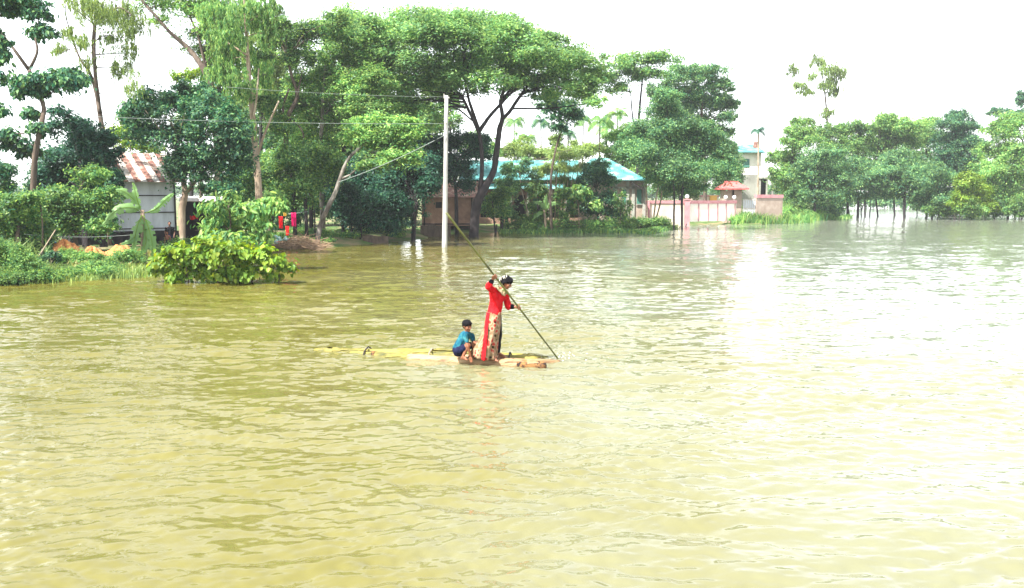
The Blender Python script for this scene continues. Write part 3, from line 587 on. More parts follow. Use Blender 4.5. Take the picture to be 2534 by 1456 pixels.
T('raintree_small', 'flat-topped tree with thin dark stems right of the rain tree', 'tree', 95,
  [[(1580,580,.25),(1578,440,.22),(1577,350,.2),(1583,260,.16),(1590,190,.1)], [(1578,370,.12),(1565,290,.1),(1560,230,.07)], [(1578,360,.1),(1600,300,.08),(1610,240,.05)]],
  [(1540,165,40,22),(1590,150,60,20),(1640,150,40,15),(1560,195,45,22),(1610,185,40,18),(1530,225,30,22),(1500,200,25,20)], 'feather', .36, 2.7, 'mid', 'bdark', 31, asp=.45, clump=.42) .name = 'flat_topped_tree'
T('jackfruit_tree', 'tall rounded tree with scalloped right edge above the boundary wall', 'tree', 104, [[(1745,560,.3),(1742,400,.26),(1735,300,.2),(1740,230,.14)]],
  [(1690,190,50,32),(1745,185,45,28),(1780,220,35,30),(1795,265,32,28),(1700,240,55,35),(1755,260,50,35),(1800,295,24,20),(1680,280,40,30),(1730,310,50,28),(1790,330,30,22),(1640,230,35,35)], 'broad', .34, 2.7, 'teal', 'bark', 32, dy=2)
T('bamboo_thicket', 'broad soft green tree mass with two dark trunks standing in water', 'tree', 80,
  [[(1667,578,.11),(1667,530,.11),(1668,495,.1),(1665,440,.1),(1660,370,.08)], [(1687,578,.14),(1687,530,.14),(1687,490,.13),(1692,430,.1),(1700,380,.08)]],
  [(1610,330,50,40),(1670,320,55,40),(1640,280,45,32),(1600,390,55,42),(1665,385,60,45),(1730,370,55,42),(1780,390,45,38),(1700,430,60,35),(1640,445,50,30),(1760,430,50,30),(1800,425,28,35),(1680,468,40,18),(1725,465,30,12),(1560,370,35,35),(1790,365,35,28),(1740,330,40,28),(1650,245,35,25)], 'broad', .25, 3.0, 'teal', 'bdark', 33, dy=2) .name = 'pond_apple_tree'
T('jackfruit_tree', 'yellow-green leafy tree behind the right end of the blue roof', 'tree', 98, [[(1540,580,.2),(1540,420,.15)]], [(1530,345,38,30),(1500,375,35,20),(1560,330,25,25),(1545,395,40,28),(1590,400,30,40),(1575,430,30,22)], 'broad', .3, 2.2, 'light', 'bark', 34)
T('shrub_tree', 'low olive tree line directly above the blue ridge', 'tree', 96, [[(1280,580,.15),(1280,420,.12)]], [(1260,380,28,24),(1295,375,35,28),(1345,385,35,22),(1400,375,30,24),(1440,385,35,18),(1375,350,16,25),(1460,370,30,16)], 'broad', .3, 2.3, 'olive', 'bark', 35)
for i, (xs, lab) in enumerate((((1602, 1600, 1598), 'pale slim trunk nearest the blue house corner'), ((1614, 1622, 1632), 'pale slanting trunk between the house corner and the cream wall'), ((1618, 1634, 1640), 'pale bent trunk crossing the top of the cream wall'))):
    T('slim_tree', lab, 'tree', 81+i*.8, [[(xs[0],578-i*9,.10),(xs[1],500,.09),(xs[2],440,.08),(xs[2]+3,390,.05)]], [(xs[2],395-8*i,24,20),(xs[2]+8,372,20,18)], 'broad', .25, 1.8, 'light', 'bpale', 36+i, group='slim pale trunks by the cream wall')
T('jackfruit_tree', 'dark compact tree in front of the blue house pavilion', 'tree', 79, [[(1480,585,.12),(1478,520,.11),(1475,470,.1)]], [(1470,435,35,28),(1500,450,30,25),(1450,450,30,18),(1490,500,38,35),(1460,520,38,28),(1510,530,25,25),(1440,480,22,18),(1485,410,22,16)], 'broad', .26, 2.8, 'dark', 'bdark', 40, dy=.7)
T('papaya_tree', 'light green large-leaved sapling in front of the dark compact tree', 'tree', 76.5, [[(1432,588,.06),(1432,530,.05),(1427,480,.04)]], [(1415,488,26,16),(1445,480,18,14),(1465,512,18,12),(1405,510,18,10),(1430,468,16,10)], 'droop', .4, 2.0, 'light', 'bpale', 41, fold=True, asp=.7, dy=.3)
T('bamboo_clump', 'pale brown bamboo stems leaning in front of the blue house', 'bamboo', 78.5,
  [[(1372,580,.09),(1374,500,.08),(1378,430,.07),(1385,385,.05)]] + [[(1360+6*i,580,.05+.02*(i%3)),(1358+8*i,500,.06),(1352+11*i,430,.04),(1345+13*i,400,.03)] for i in range(8)],
  [(1390,395,38,16),(1370,420,30,22),(1410,425,30,14),(1345,430,25,22),(1390,450,28,20),(1330,470,25,18),(1440,418,25,12)], 'droop', .3, 1.5, 'olive', 'bpale', 42, asp=.25)
T('shrub_tree', 'thin sapling with sparse leaves before the blue roof left part', 'tree', 77, [[(1312,585,.06),(1304,520,.05),(1290,470,.05),(1285,420,.04)], [(1290,470,.04),(1268,500,.04),(1258,540,.04)]], [(1262,425,20,22),(1290,430,24,26),(1280,465,22,18),(1255,470,16,24),(1320,440,14,18),(1248,520,24,26),(1300,405,20,14)], 'broad', .24, 1.5, 'teal', 'bpale', 43)
T('shrub_tree', 'small dark tree at the water edge right of the rain tree trunk', 'tree', 72, [[(1226,588,.10),(1222,545,.09),(1218,500,.07)]], [(1225,500,26,26),(1235,530,24,20),(1205,520,14,22),(1245,480,20,18)], 'broad', .24, 2.6, 'mid', 'bdark', 44, dy=.5)
# right-hand grove
T('eucalyptus', 'tall sparse tree rising alone above the right-hand grove', 'tree', 140, [[(2046,560,.35),(2048,400,.3),(2046,300,.2),(2040,230,.14),(2030,160,.09)], [(2046,280,.08),(2000,220,.06),(1970,180,.04)]],
  [(2025,155,18,22),(2050,180,28,26),(2072,195,22,28),(2045,215,26,18),(2065,230,18,20),(1962,180,14,20),(1975,215,18,16),(2000,232,22,14),(2045,285,20,16),(2010,195,10,16)], 'weep', .42, 1.3, 'olive', 'bark', 50, asp=.3)
RG = 'trees of the right-hand grove'
rg = [
 ('tall slim left member of the right grove beside the far palm', 124, [(1960,520),(1962,420)], [(1975,330,30,20),(1990,305,30,16),(1985,355,45,30),(1950,400,45,35),(1930,440,35,30),(1965,460,50,35),(1925,390,25,20)], 'light', 51),
 ('leafy tree with silvery drooping leaves left in the right grove', 114, [(2020,535),(2018,440)], [(2035,400,50,25),(2060,385,40,18),(2010,440,50,40),(2060,450,50,40),(1990,480,40,28),(2035,490,50,25),(2000,415,30,20)], 'teal', 52),
 ('shaded tree behind the silvery one in the right grove', 132, [(2095,538),(2093,480)], [(2040,330,45,25),(2095,330,45,28),(2080,370,55,30),(2130,360,40,28),(2130,320,30,16),(2005,345,40,26)], 'mid', 53),
 ('dark spreading tree over the water gap in the right grove', 128, [(2126,538),(2124,480)], [(2120,420,60,35),(2150,450,55,35),(2100,460,45,30),(2110,490,45,14),(2170,480,40,16)], 'teal', 54),
 ('domed tree with pale knobbly top in the middle of the right grove', 134, [(2166,538),(2164,470)], [(2195,300,30,20),(2180,330,45,28),(2230,320,45,26),(2220,360,55,35),(2170,380,50,32)], 'light', 55),
 ('blue-green wide tree with lone dark trunk in the right grove', 125, [(2236,538),(2238,480),(2245,440)], [(2230,410,60,40),(2200,440,55,38),(2265,440,45,35),(2235,470,55,20),(2205,485,40,12)], 'teal', 56),
 ('bright yellow-topped tree just left of the conical one in the right grove', 140, [(2290,538),(2288,420)], [(2270,320,40,24),(2300,305,35,14),(2295,345,40,28),(2255,350,40,28)], 'light', 57),
 ('dark conical tree standing highest in the right grove', 132, [(2365,538),(2366,420),(2368,340)], [(2368,290,26,20),(2350,315,35,25),(2395,320,32,28),(2360,355,50,32),(2400,365,38,35),(2370,405,55,35),(2345,385,35,30)], 'dark', 58),
 ('low grey-green tree at the waterline below the conical one', 121, [(2300,538),(2302,490)], [(2300,440,45,35),(2340,455,45,35),(2310,490,50,25),(2360,500,45,22),(2285,515,22,14)], 'teal', 59),
 ('yellow-green bush tree at the waterline right of the middle of the grove', 118, [(2400,540),(2402,500)], [(2395,450,30,24),(2410,480,40,28),(2380,500,35,22),(2430,510,35,20),(2400,520,45,14)], 'yell', 60),
 ('large light green tree filling the right edge of the picture', 122, [(2492,538),(2488,460),(2485,380)], [(2470,330,40,26),(2510,310,50,28),(2480,380,60,38),(2530,390,60,50),(2460,430,55,40),(2510,450,60,42),(2470,490,50,28),(2530,500,45,28),(2440,470,30,30)], 'light', 61),
 ('dark tree top poking up at the far right edge', 142, [(2532,538),(2530,350)], [(2528,250,16,26),(2545,285,30,25),(2470,280,24,14),(2500,290,25,16)], 'dark', 62),
]
for lab, Y, tr, bl, m_, sd_ in rg:
    r_ = random.Random(sd_); w0 = .16+.08*r_.random()
    tk = [[(q[0]+(r_.uniform(-6,6) if i == 0 else 0), q[1], w0*(1-.12*i)) for i, q in enumerate(tr)]]
    for q in range(1): xx = tr[0][0]+r_.uniform(-22, 26); tk.append([(xx, 540, .07+.06*r_.random(), r_.uniform(-2,2)), (xx+r_.uniform(-3,3), 500, .08, r_.uniform(-2,2)), (xx+r_.uniform(-8,8), 450, .05, 0)])
    T('grove_tree', lab, 'tree', Y, tk, bl, 'broad', .38, 2.7, m_, 'bdark', sd_, dy=2.2, group=RG)


# trees further back that close the gaps
def filler(label, x, y0, y1, w, Y, m_, sd_, kind='broad', L0=.3, dens=2.0, group='trees behind the front row'):
    r_ = random.Random(sd_); bl = []; y = y0+18
    bl.append((x+r_.uniform(-8,8), y, w*.45, 22)); y += 26
    while y < y1:
        ww = w*r_.uniform(.8, 1.1)
        for q in (-.62, 0, .62): bl.append((x+q*ww+r_.uniform(-8,8), y+r_.uniform(-12,12), ww*.48, r_.uniform(24,34)))
        y += 38
    tree('background_tree', label, 'tree', Y, [[(x, 575, .2), (x+r_.uniform(-6,6), (y0+560)/2, .17), (x+r_.uniform(-10,10), y0+50, .1)]], bl, kind, L0, dens, m_, 'bdark', sd_, dy=1.8, group=group)
filler('bluish background tree between the broad mango and the tall eucalyptus', 585, 250, 520, 55, 66, 'teal', 201)
filler('background tree directly behind the tall pale eucalyptus trunk', 655, 215, 520, 50, 74, 'mid', 202)
filler('background tree filling the fork of the crooked grey tree', 725, 200, 530, 55, 72, 'teal', 203)
filler('background tree behind the light green acacia', 800, 170, 540, 55, 76, 'mid', 204)
filler('background tree above the leaning grey trunk', 870, 240, 545, 55, 74, 'mid', 205)
filler('shaded background tree behind the huge dark one', 940, 290, 550, 60, 73, 'teal', 206)
filler('background tree left of the utility pole behind the outhouse', 1050, 330, 470, 45, 84, 'dark', 207)
filler('airy background tree under the left edge of the rain tree crown', 905, 120, 330, 60, 80, 'light', 208, 'feather', .3, 1.4)
filler('airy background tree against the sky left of the pole top', 1075, 200, 340, 45, 86, 'olive', 209, 'broad', .3, .9)
filler('low background tree behind the brick outhouse roof', 1110, 380, 480, 40, 90, 'mid', 210)
filler('background tree behind the left grass bank and hut plinth', 230, 480, 600, 60, 47, 'dark', 211)
filler('shaded background tree at the left edge of the bank', 60, 500, 620, 60, 44, 'dark', 212)
filler('low background tree right of the hut behind the lean-to', 560, 470, 590, 45, 56, 'mid', 213)
filler('low background tree behind the hanging laundry', 700, 490, 575, 60, 66, 'dark', 214)
filler('background tree showing between outhouse and rain tree fork', 1185, 330, 400, 40, 90, 'light', 215)
filler('dense background tree behind the pond apple tree', 1680, 290, 500, 60, 112, 'mid', 216)
filler('background tree on the left shoulder of the pond apple tree', 1580, 300, 480, 45, 108, 'light', 217)
filler('background tree between the pond apple tree and the two storey house', 1790, 350, 480, 30, 125, 'teal', 218)
GG = 'background trees of the right-hand grove'
for i, (x, y0, w, m_, lab) in enumerate(((1975,400,50,'mid','low background tree at the left end of the right grove'),(2060,380,50,'teal','background tree behind the silvery one in the right grove'),(2140,390,50,'mid','background tree above the open water gap'),(2215,380,50,'teal','background tree right of the open water gap'),(2290,370,50,'mid','background tree left of the dark conical one'),(2365,400,50,'dark','background tree beneath the dark conical one'),(2435,400,50,'mid','background tree behind the yellow-green waterline bush'),(2510,420,50,'teal','background tree at the right edge behind the light green one'))):
    filler(lab, x, y0, 522 if i >= 4 else (505 if i < 2 else 472), w, 146, m_, 230+i, L0=.42, group=GG)

filler('feathery background tree under the arching acacia limb', 470, 215, 300, 40, 64, 'light', 301, 'feather', .3, 1.3)
filler('pale feathery background tree left of the crooked grey tree top', 690, 60, 230, 50, 82, 'light', 302, 'feather', .3, 1.2)
filler('feathery background tree reaching the top edge left of the rain tree', 850, 20, 240, 60, 84, 'light', 303, 'feather', .3, 1.3)
filler('light background tree between crooked tree and leaning trunk', 770, 240, 430, 50, 63, 'light', 304, 'feather', .28, 1.6)
filler('background tree seen under the rain tree crown left of the pole', 1020, 250, 420, 45, 78, 'mid', 305, 'broad', .28, 1.6)
filler('dark low background tree at the far left bank edge', 10, 480, 640, 50, 42, 'dark', 306, 'broad', .24, 2.4)
filler('dark background tree left of the hut under the big-leaved tree', 120, 420, 600, 55, 45, 'dark', 307, 'broad', .24, 2.4)
filler('dark background tree hiding the left end of the hut', 255, 400, 560, 32, 42.5, 'dark', 308, 'broad', .22, 2.4)
filler('grey-green small tree before the middle of the blue roof', 1255, 410, 560, 26, 77.5, 'teal', 309, 'broad', .24, 1.2)
filler('thin leafy tree before the right of the middle blue roof', 1330, 440, 570, 26, 78, 'mid', 310, 'broad', .24, 1.1)
filler('thin tree before the veranda between bamboo stems and dark compact tree', 1400, 450, 570, 24, 77.8, 'mid', 311, 'broad', .24, 1.3)
filler('slim leafy tree in front of the pavilion corner', 1540, 470, 575, 16, 77.6, 'mid', 312, 'broad', .24, 1.0)

for lab, x, y, w_, Y, m_, sd_ in (('dark bush in the water below the low grey-green grove tree', 2320, 520, 34, 119, 'mid', 401), ('leafy bush in the water under the yellow-green grove tree', 2400, 522, 40, 117, 'light', 402), ('wide dark bush in the water left of the right edge', 2460, 518, 38, 120, 'teal', 403), ('bush in the water at the right edge of the picture', 2522, 520, 36, 119, 'mid', 404), ('bush at the foot of the left grove trees behind the bank weeds', 2040, 520, 36, 118, 'teal', 405), ('dark bush at the foot of the first grove tree behind the right wall', 1965, 512, 34, 121, 'mid', 406)):
    T('bush', lab, 'bush', Y, [[(x,540,.06),(x,y,.05)]], [(x-w_*.6,y+2,w_*.5,15),(x,y-6,w_*.6,18),(x+w_*.6,y+3,w_*.5,13),(x+w_*.2,y+12,w_*.7,10)], 'broad', .34, 2.6, m_, 'bdark', sd_, dy=.8, group='bushes below the right grove')
filler('drooping light background tree between the two eucalypts top', 545, 10, 250, 50, 58, 'light', 320, 'weep', .26, 1.1)
filler('thin background tree behind the peeling eucalyptus top', 650, 60, 260, 50, 70, 'olive', 321, 'weep', .26, 1.2)
filler('light feathery tree right of the crooked tree top', 850, 60, 230, 55, 62, 'light', 322, 'feather', .26, 1.5)
filler('feathery light tree in front of the left rim of the rain tree crown', 930, 60, 250, 50, 63, 'light', 323, 'feather', .26, 1.1)
filler('feathery background tree behind the rain tree limbs left of the fork', 1110, 230, 330, 40, 82, 'mid', 324, 'feather', .28, 1.0)
filler('low leafy tree left of the betel palms above the blue ridge', 1275, 335, 390, 26, 101, 'light', 330, 'broad', .3, 1.3)
filler('low leafy tree between the betel palms above the blue ridge', 1370, 345, 395, 26, 102, 'mid', 331, 'broad', .3, 1.2)
filler('leafy tree hiding the left side of the white two storey house', 1822, 372, 490, 15, 122, 'teal', 332, 'broad', .3, 1.8)
filler('feathery tree right of the leaning grey trunk crown', 985, 180, 340, 40, 68, 'light', 333, 'feather', .28, 1.3)
filler('feathery tree low between rain tree trunk and blue house', 1240, 440, 560, 18, 75.5, 'mid', 334, 'feather', .24, 1.3)
# palms
def palm(name, label, x, ybase, ytop, Y, seed, size=22, group=None, m='mid', bark='bgrey', tr=.09):
    r = random.Random(seed); a = px(x+r.uniform(-4,4), ybase, Y); t = px(x, ytop, Y); root = empty(name, (a.x, a.y, zg(a.x, a.y)), label, 'palm', group)
    mb = MB(); n = 10; mb.tube([(a.x+(t.x-a.x)*(k/n)**2, a.y, -.3+(t.z+.3)*k/n) for k in range(n+1)], [tr*1.3-.04*k/n for k in range(n+1)], 8, wob=.1, rn=r); mb.build('trunk', M[bark], root, True)
    V, Fc = [], []; s = size*sc(Y)
    for f in range(11):
        az = f*2.399+r.random()*.4; el = r.uniform(.15, 1.25); dirh = Vector((math.cos(az), math.sin(az), 0)); p = Vector(t); v = (dirh*math.cos(el)+Vector((0,0,math.sin(el)))); st = s/9; side = Vector((-dirh.y, dirh.x, 0))
        prev = None
        for k in range(10):
            p2 = p + v*st; v = (v + Vector((0,0,-.20-.03*k))).normalized(); w_ = s*.42*math.sin(math.pi*(k+1.2)/11.5)
            for sgn in (-1, 1):
                for h in (0, .5):
                    b_ = p.lerp(p2, h); tip = b_ + side*sgn*w_ + v*w_*.5 - Vector((0,0,w_*.55)); e = v*st*.32
                    i0 = len(V); V += [tuple(b_-e*.5), tuple(tip), tuple(b_+e)]; Fc.append((i0, i0+1, i0+2))
            i0 = len(V); q_ = side*.03; V += [tuple(p-q_), tuple(p+q_), tuple(p2+q_), tuple(p2-q_)]; Fc.append((i0,i0+1,i0+2,i0+3)); p = p2
    link('crown', npmesh('crown', V, Fc), M[m], root); return root
PG = 'betel palms behind the blue roof'
palm('betel_palm', 'lone betel palm with near-black crown beside the two storey house', 1876, 545, 326, 122, 1, 25, None, 'deep', 'bpale', .11)
for i, (x, yt, Y, lab, sz) in enumerate(((1338,300,104,'thin betel palm just right of the rain tree limb',34),(1443,296,104,'tall straight betel palm behind the middle of the blue roof',34),(1484,304,96,'full-crowned betel palm over the blue roof',44),(1527,284,108,'pale betel palm top touching the flat-topped tree',38),(1405,335,98,'short betel palm between the straight palm and the dark bough',30),(1306,344,98,'short pale betel palm behind the rain tree fork',32),(1272,300,106,'betel palm half hidden behind the rain tree limb',36),(1500,318,101,'second betel palm leaning beside the full-crowned one',36))):
    palm('betel_palm', lab, x, 570, yt, Y, 30+i, sz, PG, ('dark','mid','mid','light')[i % 4], 'bark', .085)

# far wood beyond the flooded field, on both sides
fb = []
r_ = random.Random(5)
for x in range(-150, 2750, 42):
    if 250 < x < 500 or x < 200: Yf = 420
    else: Yf = 236 if x > 2050 else 330
    yc_ = 500 if x > 2050 else 478
    fb.append((px(x, yc_+r_.uniform(-5,5), Yf+r_.uniform(-15,15)), 42*sc(Yf), 5, (20+r_.uniform(-4,7))*sc(Yf)))
fw = foliage('distant_wood', fb, 'broad', 1.1, 2.6, M['teal'], None, 99); tag(fw, 'low blue-green wood along the horizon beyond the flooded field', 'wood', kind='stuff')

# ------------------------------------------------------------------ near bank plants
T('bush', 'bright green heart-leaved bush standing in the water in front', 'bush', 30.2, [[(540,720,.05),(540,660,.04),(530,630,.02)], [(470,720,.04),(460,660,.02)], [(620,715,.04),(630,660,.02)], [(690,705,.03),(690,665,.02)]],
  [(400,668,34,32),(450,645,50,42),(510,640,50,45),(570,640,50,42),(620,645,45,40),(660,655,42,34),(700,670,22,20),(470,680,60,24),(560,680,60,24),(640,680,55,18),(440,700,30,8)], 'droop', .24, 2.2, 'yell', 'bark', 70, fold=True, asp=.85, dy=.5, clump=.30, group='bushes by the left bank', lr=.03)
T('bush', 'tall pale drooping-leaved bush behind the heart-leaved one', 'bush', 36, [[(560,640,.05),(570,560,.04),(565,510,.03)], [(640,640,.10),(640,570,.09),(638,530,.05)], [(600,640,.04),(640,560,.04),(690,520,.02)]],
  [(530,520,18,26),(572,500,18,26),(600,530,20,20),(555,560,45,40),(510,575,40,30),(600,565,50,40),(630,530,35,28),(670,515,32,24),(690,520,20,22),(650,560,35,25),(590,600,60,28),(530,605,50,25),(650,595,30,20),(520,520,18,16)], 'droop', .34, 1.7, 'light', 'bark', 71, fold=True, asp=.42, dy=.8, clump=.26, group='bushes by the left bank', lr=.03)
T('bush', 'low leafy bush at the foot of the slim pale trunks', 'bush', 80, [[(1640,575,.04),(1640,560,.02)]], [(1625,552,28,14),(1645,558,20,10),(1600,560,25,12),(1575,550,25,12)], 'broad', .2, 3, 'mid', 'bark', 72, dy=.4, group='bushes by the blue house')
T('bush', 'dark shrubbery along the waterline under the bamboo stems', 'bush', 77, [[(1360,580,.04),(1360,560,.02)]], [(1290,560,40,16),(1350,565,45,14),(1400,562,35,14),(1300,545,26,12),(1450,560,40,12),(1500,560,40,14),(1550,562,25,10)], 'broad', .2, 3.2, 'mid', 'bark', 73, dy=.5, group='bushes by the blue house')
T('bush', 'small dark rounded bush beside the leaning bamboo pole at the left bank', 'bush', 33.5, [[(125,670,.03),(125,640,.02)]], [(130,640,22,18),(105,655,25,16),(75,690,30,14)], 'broad', .14, 3, 'dark', 'bark', 74, dy=.3, group='bushes by the left bank')

def banana(name, label, x, yb, yt, Y, fr, seed):
    r = random.Random(seed); a = px(x, yb, Y); t = px(x-6, yt, Y); root = empty(name, (a.x, a.y, zg(a.x,a.y)), label, 'banana plant')
    mb = MB(); n = 8; mb.tube([(a.x+(t.x-a.x)*k/n, a.y, -.3+(t.z+.3)*k/n) for k in range(n+1)], [.15-.07*k/n for k in range(n+1)], 10, wob=.1, rn=r); mb.build('stem', M['bpale'], root, True)
    for (path, wv) in fr:
        P = [px(q[0], q[1], Y+q[2]) for q in path]; P = [Vector(p) for p in spline([tuple(p) for p in P], 9)]; m_ = MB(); nn = len(P); V = []; w_ = wv*.85*sc(Y)
        for i, p in enumerate(P):
            tg = (P[min(i+1,nn-1)]-P[max(i-1,0)]).normalized(); sd_ = tg.cross(Vector((0,-1,.35))).normalized(); f = i/(nn-1); ww = w_*max(0, math.sin(math.pi*min(1, max(0,(f-.16)/.84))**.75))**.6 if f > .16 else .012
            ww *= r.uniform(.82, 1.05); nrm = tg.cross(sd_)
            dr = nrm*(-.28*ww) if nrm.z > 0 else nrm*(.28*ww)
            V += [p+sd_*ww+dr, p+sd_*ww*.5+dr*.25, p, p-sd_*ww*.5+dr*.25, p-sd_*ww+dr]
        fs = [(i*5+j, i*5+j+1, (i+1)*5+j+1, (i+1)*5+j) for i in range(nn-1) for j in range(4) if not (j in (0,3) and r.random() < .26 and i > 6)]
        m_.add(V, fs); o = m_.build('leaf', M['banana'], root, True)
        m2 = MB(); m2.tube([p+Vector((0,-.008,.004)) for p in P], [.022*(1-.8*i/nn) for i in range(nn)], 5); m2.build('midrib', M['yell'], o)
banana('banana_plant', 'banana plant with torn pale leaves in front of the tin hut', 358, 662, 520, 37,
  [([(352,530,0),(342,505,-.1),(335,480,-.2),(328,450,-.2)], 11), ([(352,530,0),(335,500,-.1),(308,475,-.3),(285,470,-.4)], 12), ([(352,530,0),(330,515,-.3),(290,520,-.6),(252,560,-.8)], 17),
   ([(352,530,0),(385,518,.1),(410,495,0),(430,478,0)], 13), ([(352,530,0),(345,555,-.4),(330,590,-.6),(290,608,-.6)], 12), ([(352,530,0),(340,560,-.5),(332,600,-.6),(330,640,-.6)], 18), ([(354,530,0),(366,560,-.3),(376,600,-.4),(378,640,-.4)], 14), ([(352,530,0),(362,590,-.3),(355,620,-.4),(352,655,-.4)], 12)], 4)
banana('banana_plant', 'small banana plant growing against the bamboo by the blue house', 1352, 582, 520, 76.5,
  [([(1350,525,0),(1340,505,0),(1320,500,0)], 8), ([(1350,525,0),(1362,505,0),(1385,505,0)], 8), ([(1350,525,0),(1349,500,0),(1352,480,0)], 7), ([(1350,525,0),(1330,530,-.5),(1315,550,-.5)], 7)], 6)

# weeds and grass on the bank: uncountable
def grass(name, label, spots, n, h, m, seed, lean=.35, wd=.02):
    r = np.random.default_rng(seed); V = []; tot = []
    for (x0, y0, x1, y1, hh) in spots:
        a, c = gp(x0, y0), gp(x1, y1); u = r.random(n); 
        X_ = a.x+(c.x-a.x)*u + r.normal(size=n)*.25; Y_ = a.y+(c.y-a.y)*u + r.normal(size=n)*.55; H = hh*h*r.uniform(.4, 1.25, n); tot.append((X_, Y_, H))
    X_ = np.concatenate([t[0] for t in tot]); Y_ = np.concatenate([t[1] for t in tot]); H = np.concatenate([t[2] for t in tot]); n_ = len(X_)
    Z0 = np.maximum(hground(X_, Y_), -.05); l1 = r.normal(size=(n_, 2))*lean*H[:, None]; a = r.uniform(0, 6.28, n_); wx, wy = np.cos(a)*wd, np.sin(a)*wd*.6
    B = np.stack([X_, Y_, Z0], 1); W = np.stack([wx, wy, 0*wx], 1); Mi = B + np.stack([l1[:,0]*.35, l1[:,1]*.35, H*.6], 1); Tp = B + np.stack([l1[:,0], l1[:,1], H*.95], 1)
    V = np.stack([B-W, B+W, Mi+W*.9, Mi-W*.9, Tp], 1).reshape(-1, 3); i = np.arange(n_)*5
    me = bpy.data.meshes.new(name); f4 = np.stack([i, i+1, i+2, i+3], 1); f3 = np.stack([i+3, i+2, i+4], 1)
    me = npmesh(name, V, np.concatenate([f4, np.stack([i+3, i+2, i+4, i+4], 1)[:, :4]], 0)) if False else npmesh(name, V, np.concatenate([np.stack([i,i+1,i+2],1), np.stack([i,i+2,i+3],1), f3], 0))
    o = link(name, me, M[m]); return tag(o, label, 'grass', kind='stuff')
grass('bank_grass', 'pale yellow-green weeds along the left bank waterline', [(-40,705,130,690,1.3),(60,700,380,682,.7),(150,690,380,675,.6),(-60,690,60,680,2.2)], 900, .42, 'olive', 1)
grass('bank_grass', 'dry pale grass stalks on the left bank', [(190,676,370,672,1.0),(330,655,380,658,.9)], 700, .30, 'dry', 2, .5)
grass('bank_grass', 'bright weeds on the bank below the gatehouse', [(1815,557,2000,552,1.4),(1830,553,2030,546,1.2),(1840,548,1950,545,2.0),(1990,548,2100,540,.8)], 1500, .80, 'light', 3, .4, .05)
grass('bank_grass', 'green waterside grass before the blue house', [(1240,577,1600,576,.8),(1590,580,1660,566,.9),(1290,570,1500,570,1.2)], 1500, .5, 'mid', 4, .5, .04)
wb = []
for i in range(34):
    x = random.uniform(1815, 2040); y = 552-(x-1815)*.045+random.uniform(-8,4); q = px(x, y-4-(8 if 1880<x<1960 else 0)*random.random()*2, 95+(x-1815)*.1); wb.append((q, .9, .7, random.uniform(.3,.8)))
o = foliage('creeper', wb, 'broad', .22, 2.6, M['light'], None, 81); tag(o, 'leafy creepers massed on the bank below the gatehouse', 'creeper', kind='stuff')
wb = []
for i in range(46):
    x = random.uniform(-60, 350); y = 700-.07*x+random.uniform(-14,0); q = gp(x, y, .12); wb.append((q+Vector((0,0,random.uniform(0,.15))), .5, .4, random.uniform(.15,.38)))
for i in range(14):
    x = random.uniform(-60, 65); q = px(x, random.uniform(600,680), 30.5+random.uniform(0,2)); wb.append((q, .6, .5, .5))
o = foliage('creeper', wb, 'broad', .10, 2.4, M['mid'], None, 82); tag(o, 'low leafy weeds covering the left bank edge', 'creeper', kind='stuff')
wb = []
for i in range(16):
    x = random.uniform(140, 350); q = px(x, random.uniform(632, 655), 34.5+random.uniform(0,1.2)); wb.append((q, .45, .35, random.uniform(.12,.40)))
o = foliage('creeper', wb, 'broad', .13, 1.5, M['light'], None, 84); tag(o, 'straggly weeds in front of the orange heaps', 'creeper', kind='stuff')
wb = []
for i in range(40):
    x = random.uniform(380, 1050); s_ = float(shore(x)); q = Vector(((x-CX)/F*(s_+3+random.random()*8), s_+3+random.random()*8, .3)); q.x = (x-CX)/F*q.y; q.z = zg(q.x,q.y)+.05; wb.append((q, .9, .8, random.uniform(.08,.28)))
o = foliage('undergrowth', wb, 'broad', .16, 2.0, M['mid'], None, 83); tag(o, 'low undergrowth on the shaded bank below the trees', 'undergrowth', kind='stuff')

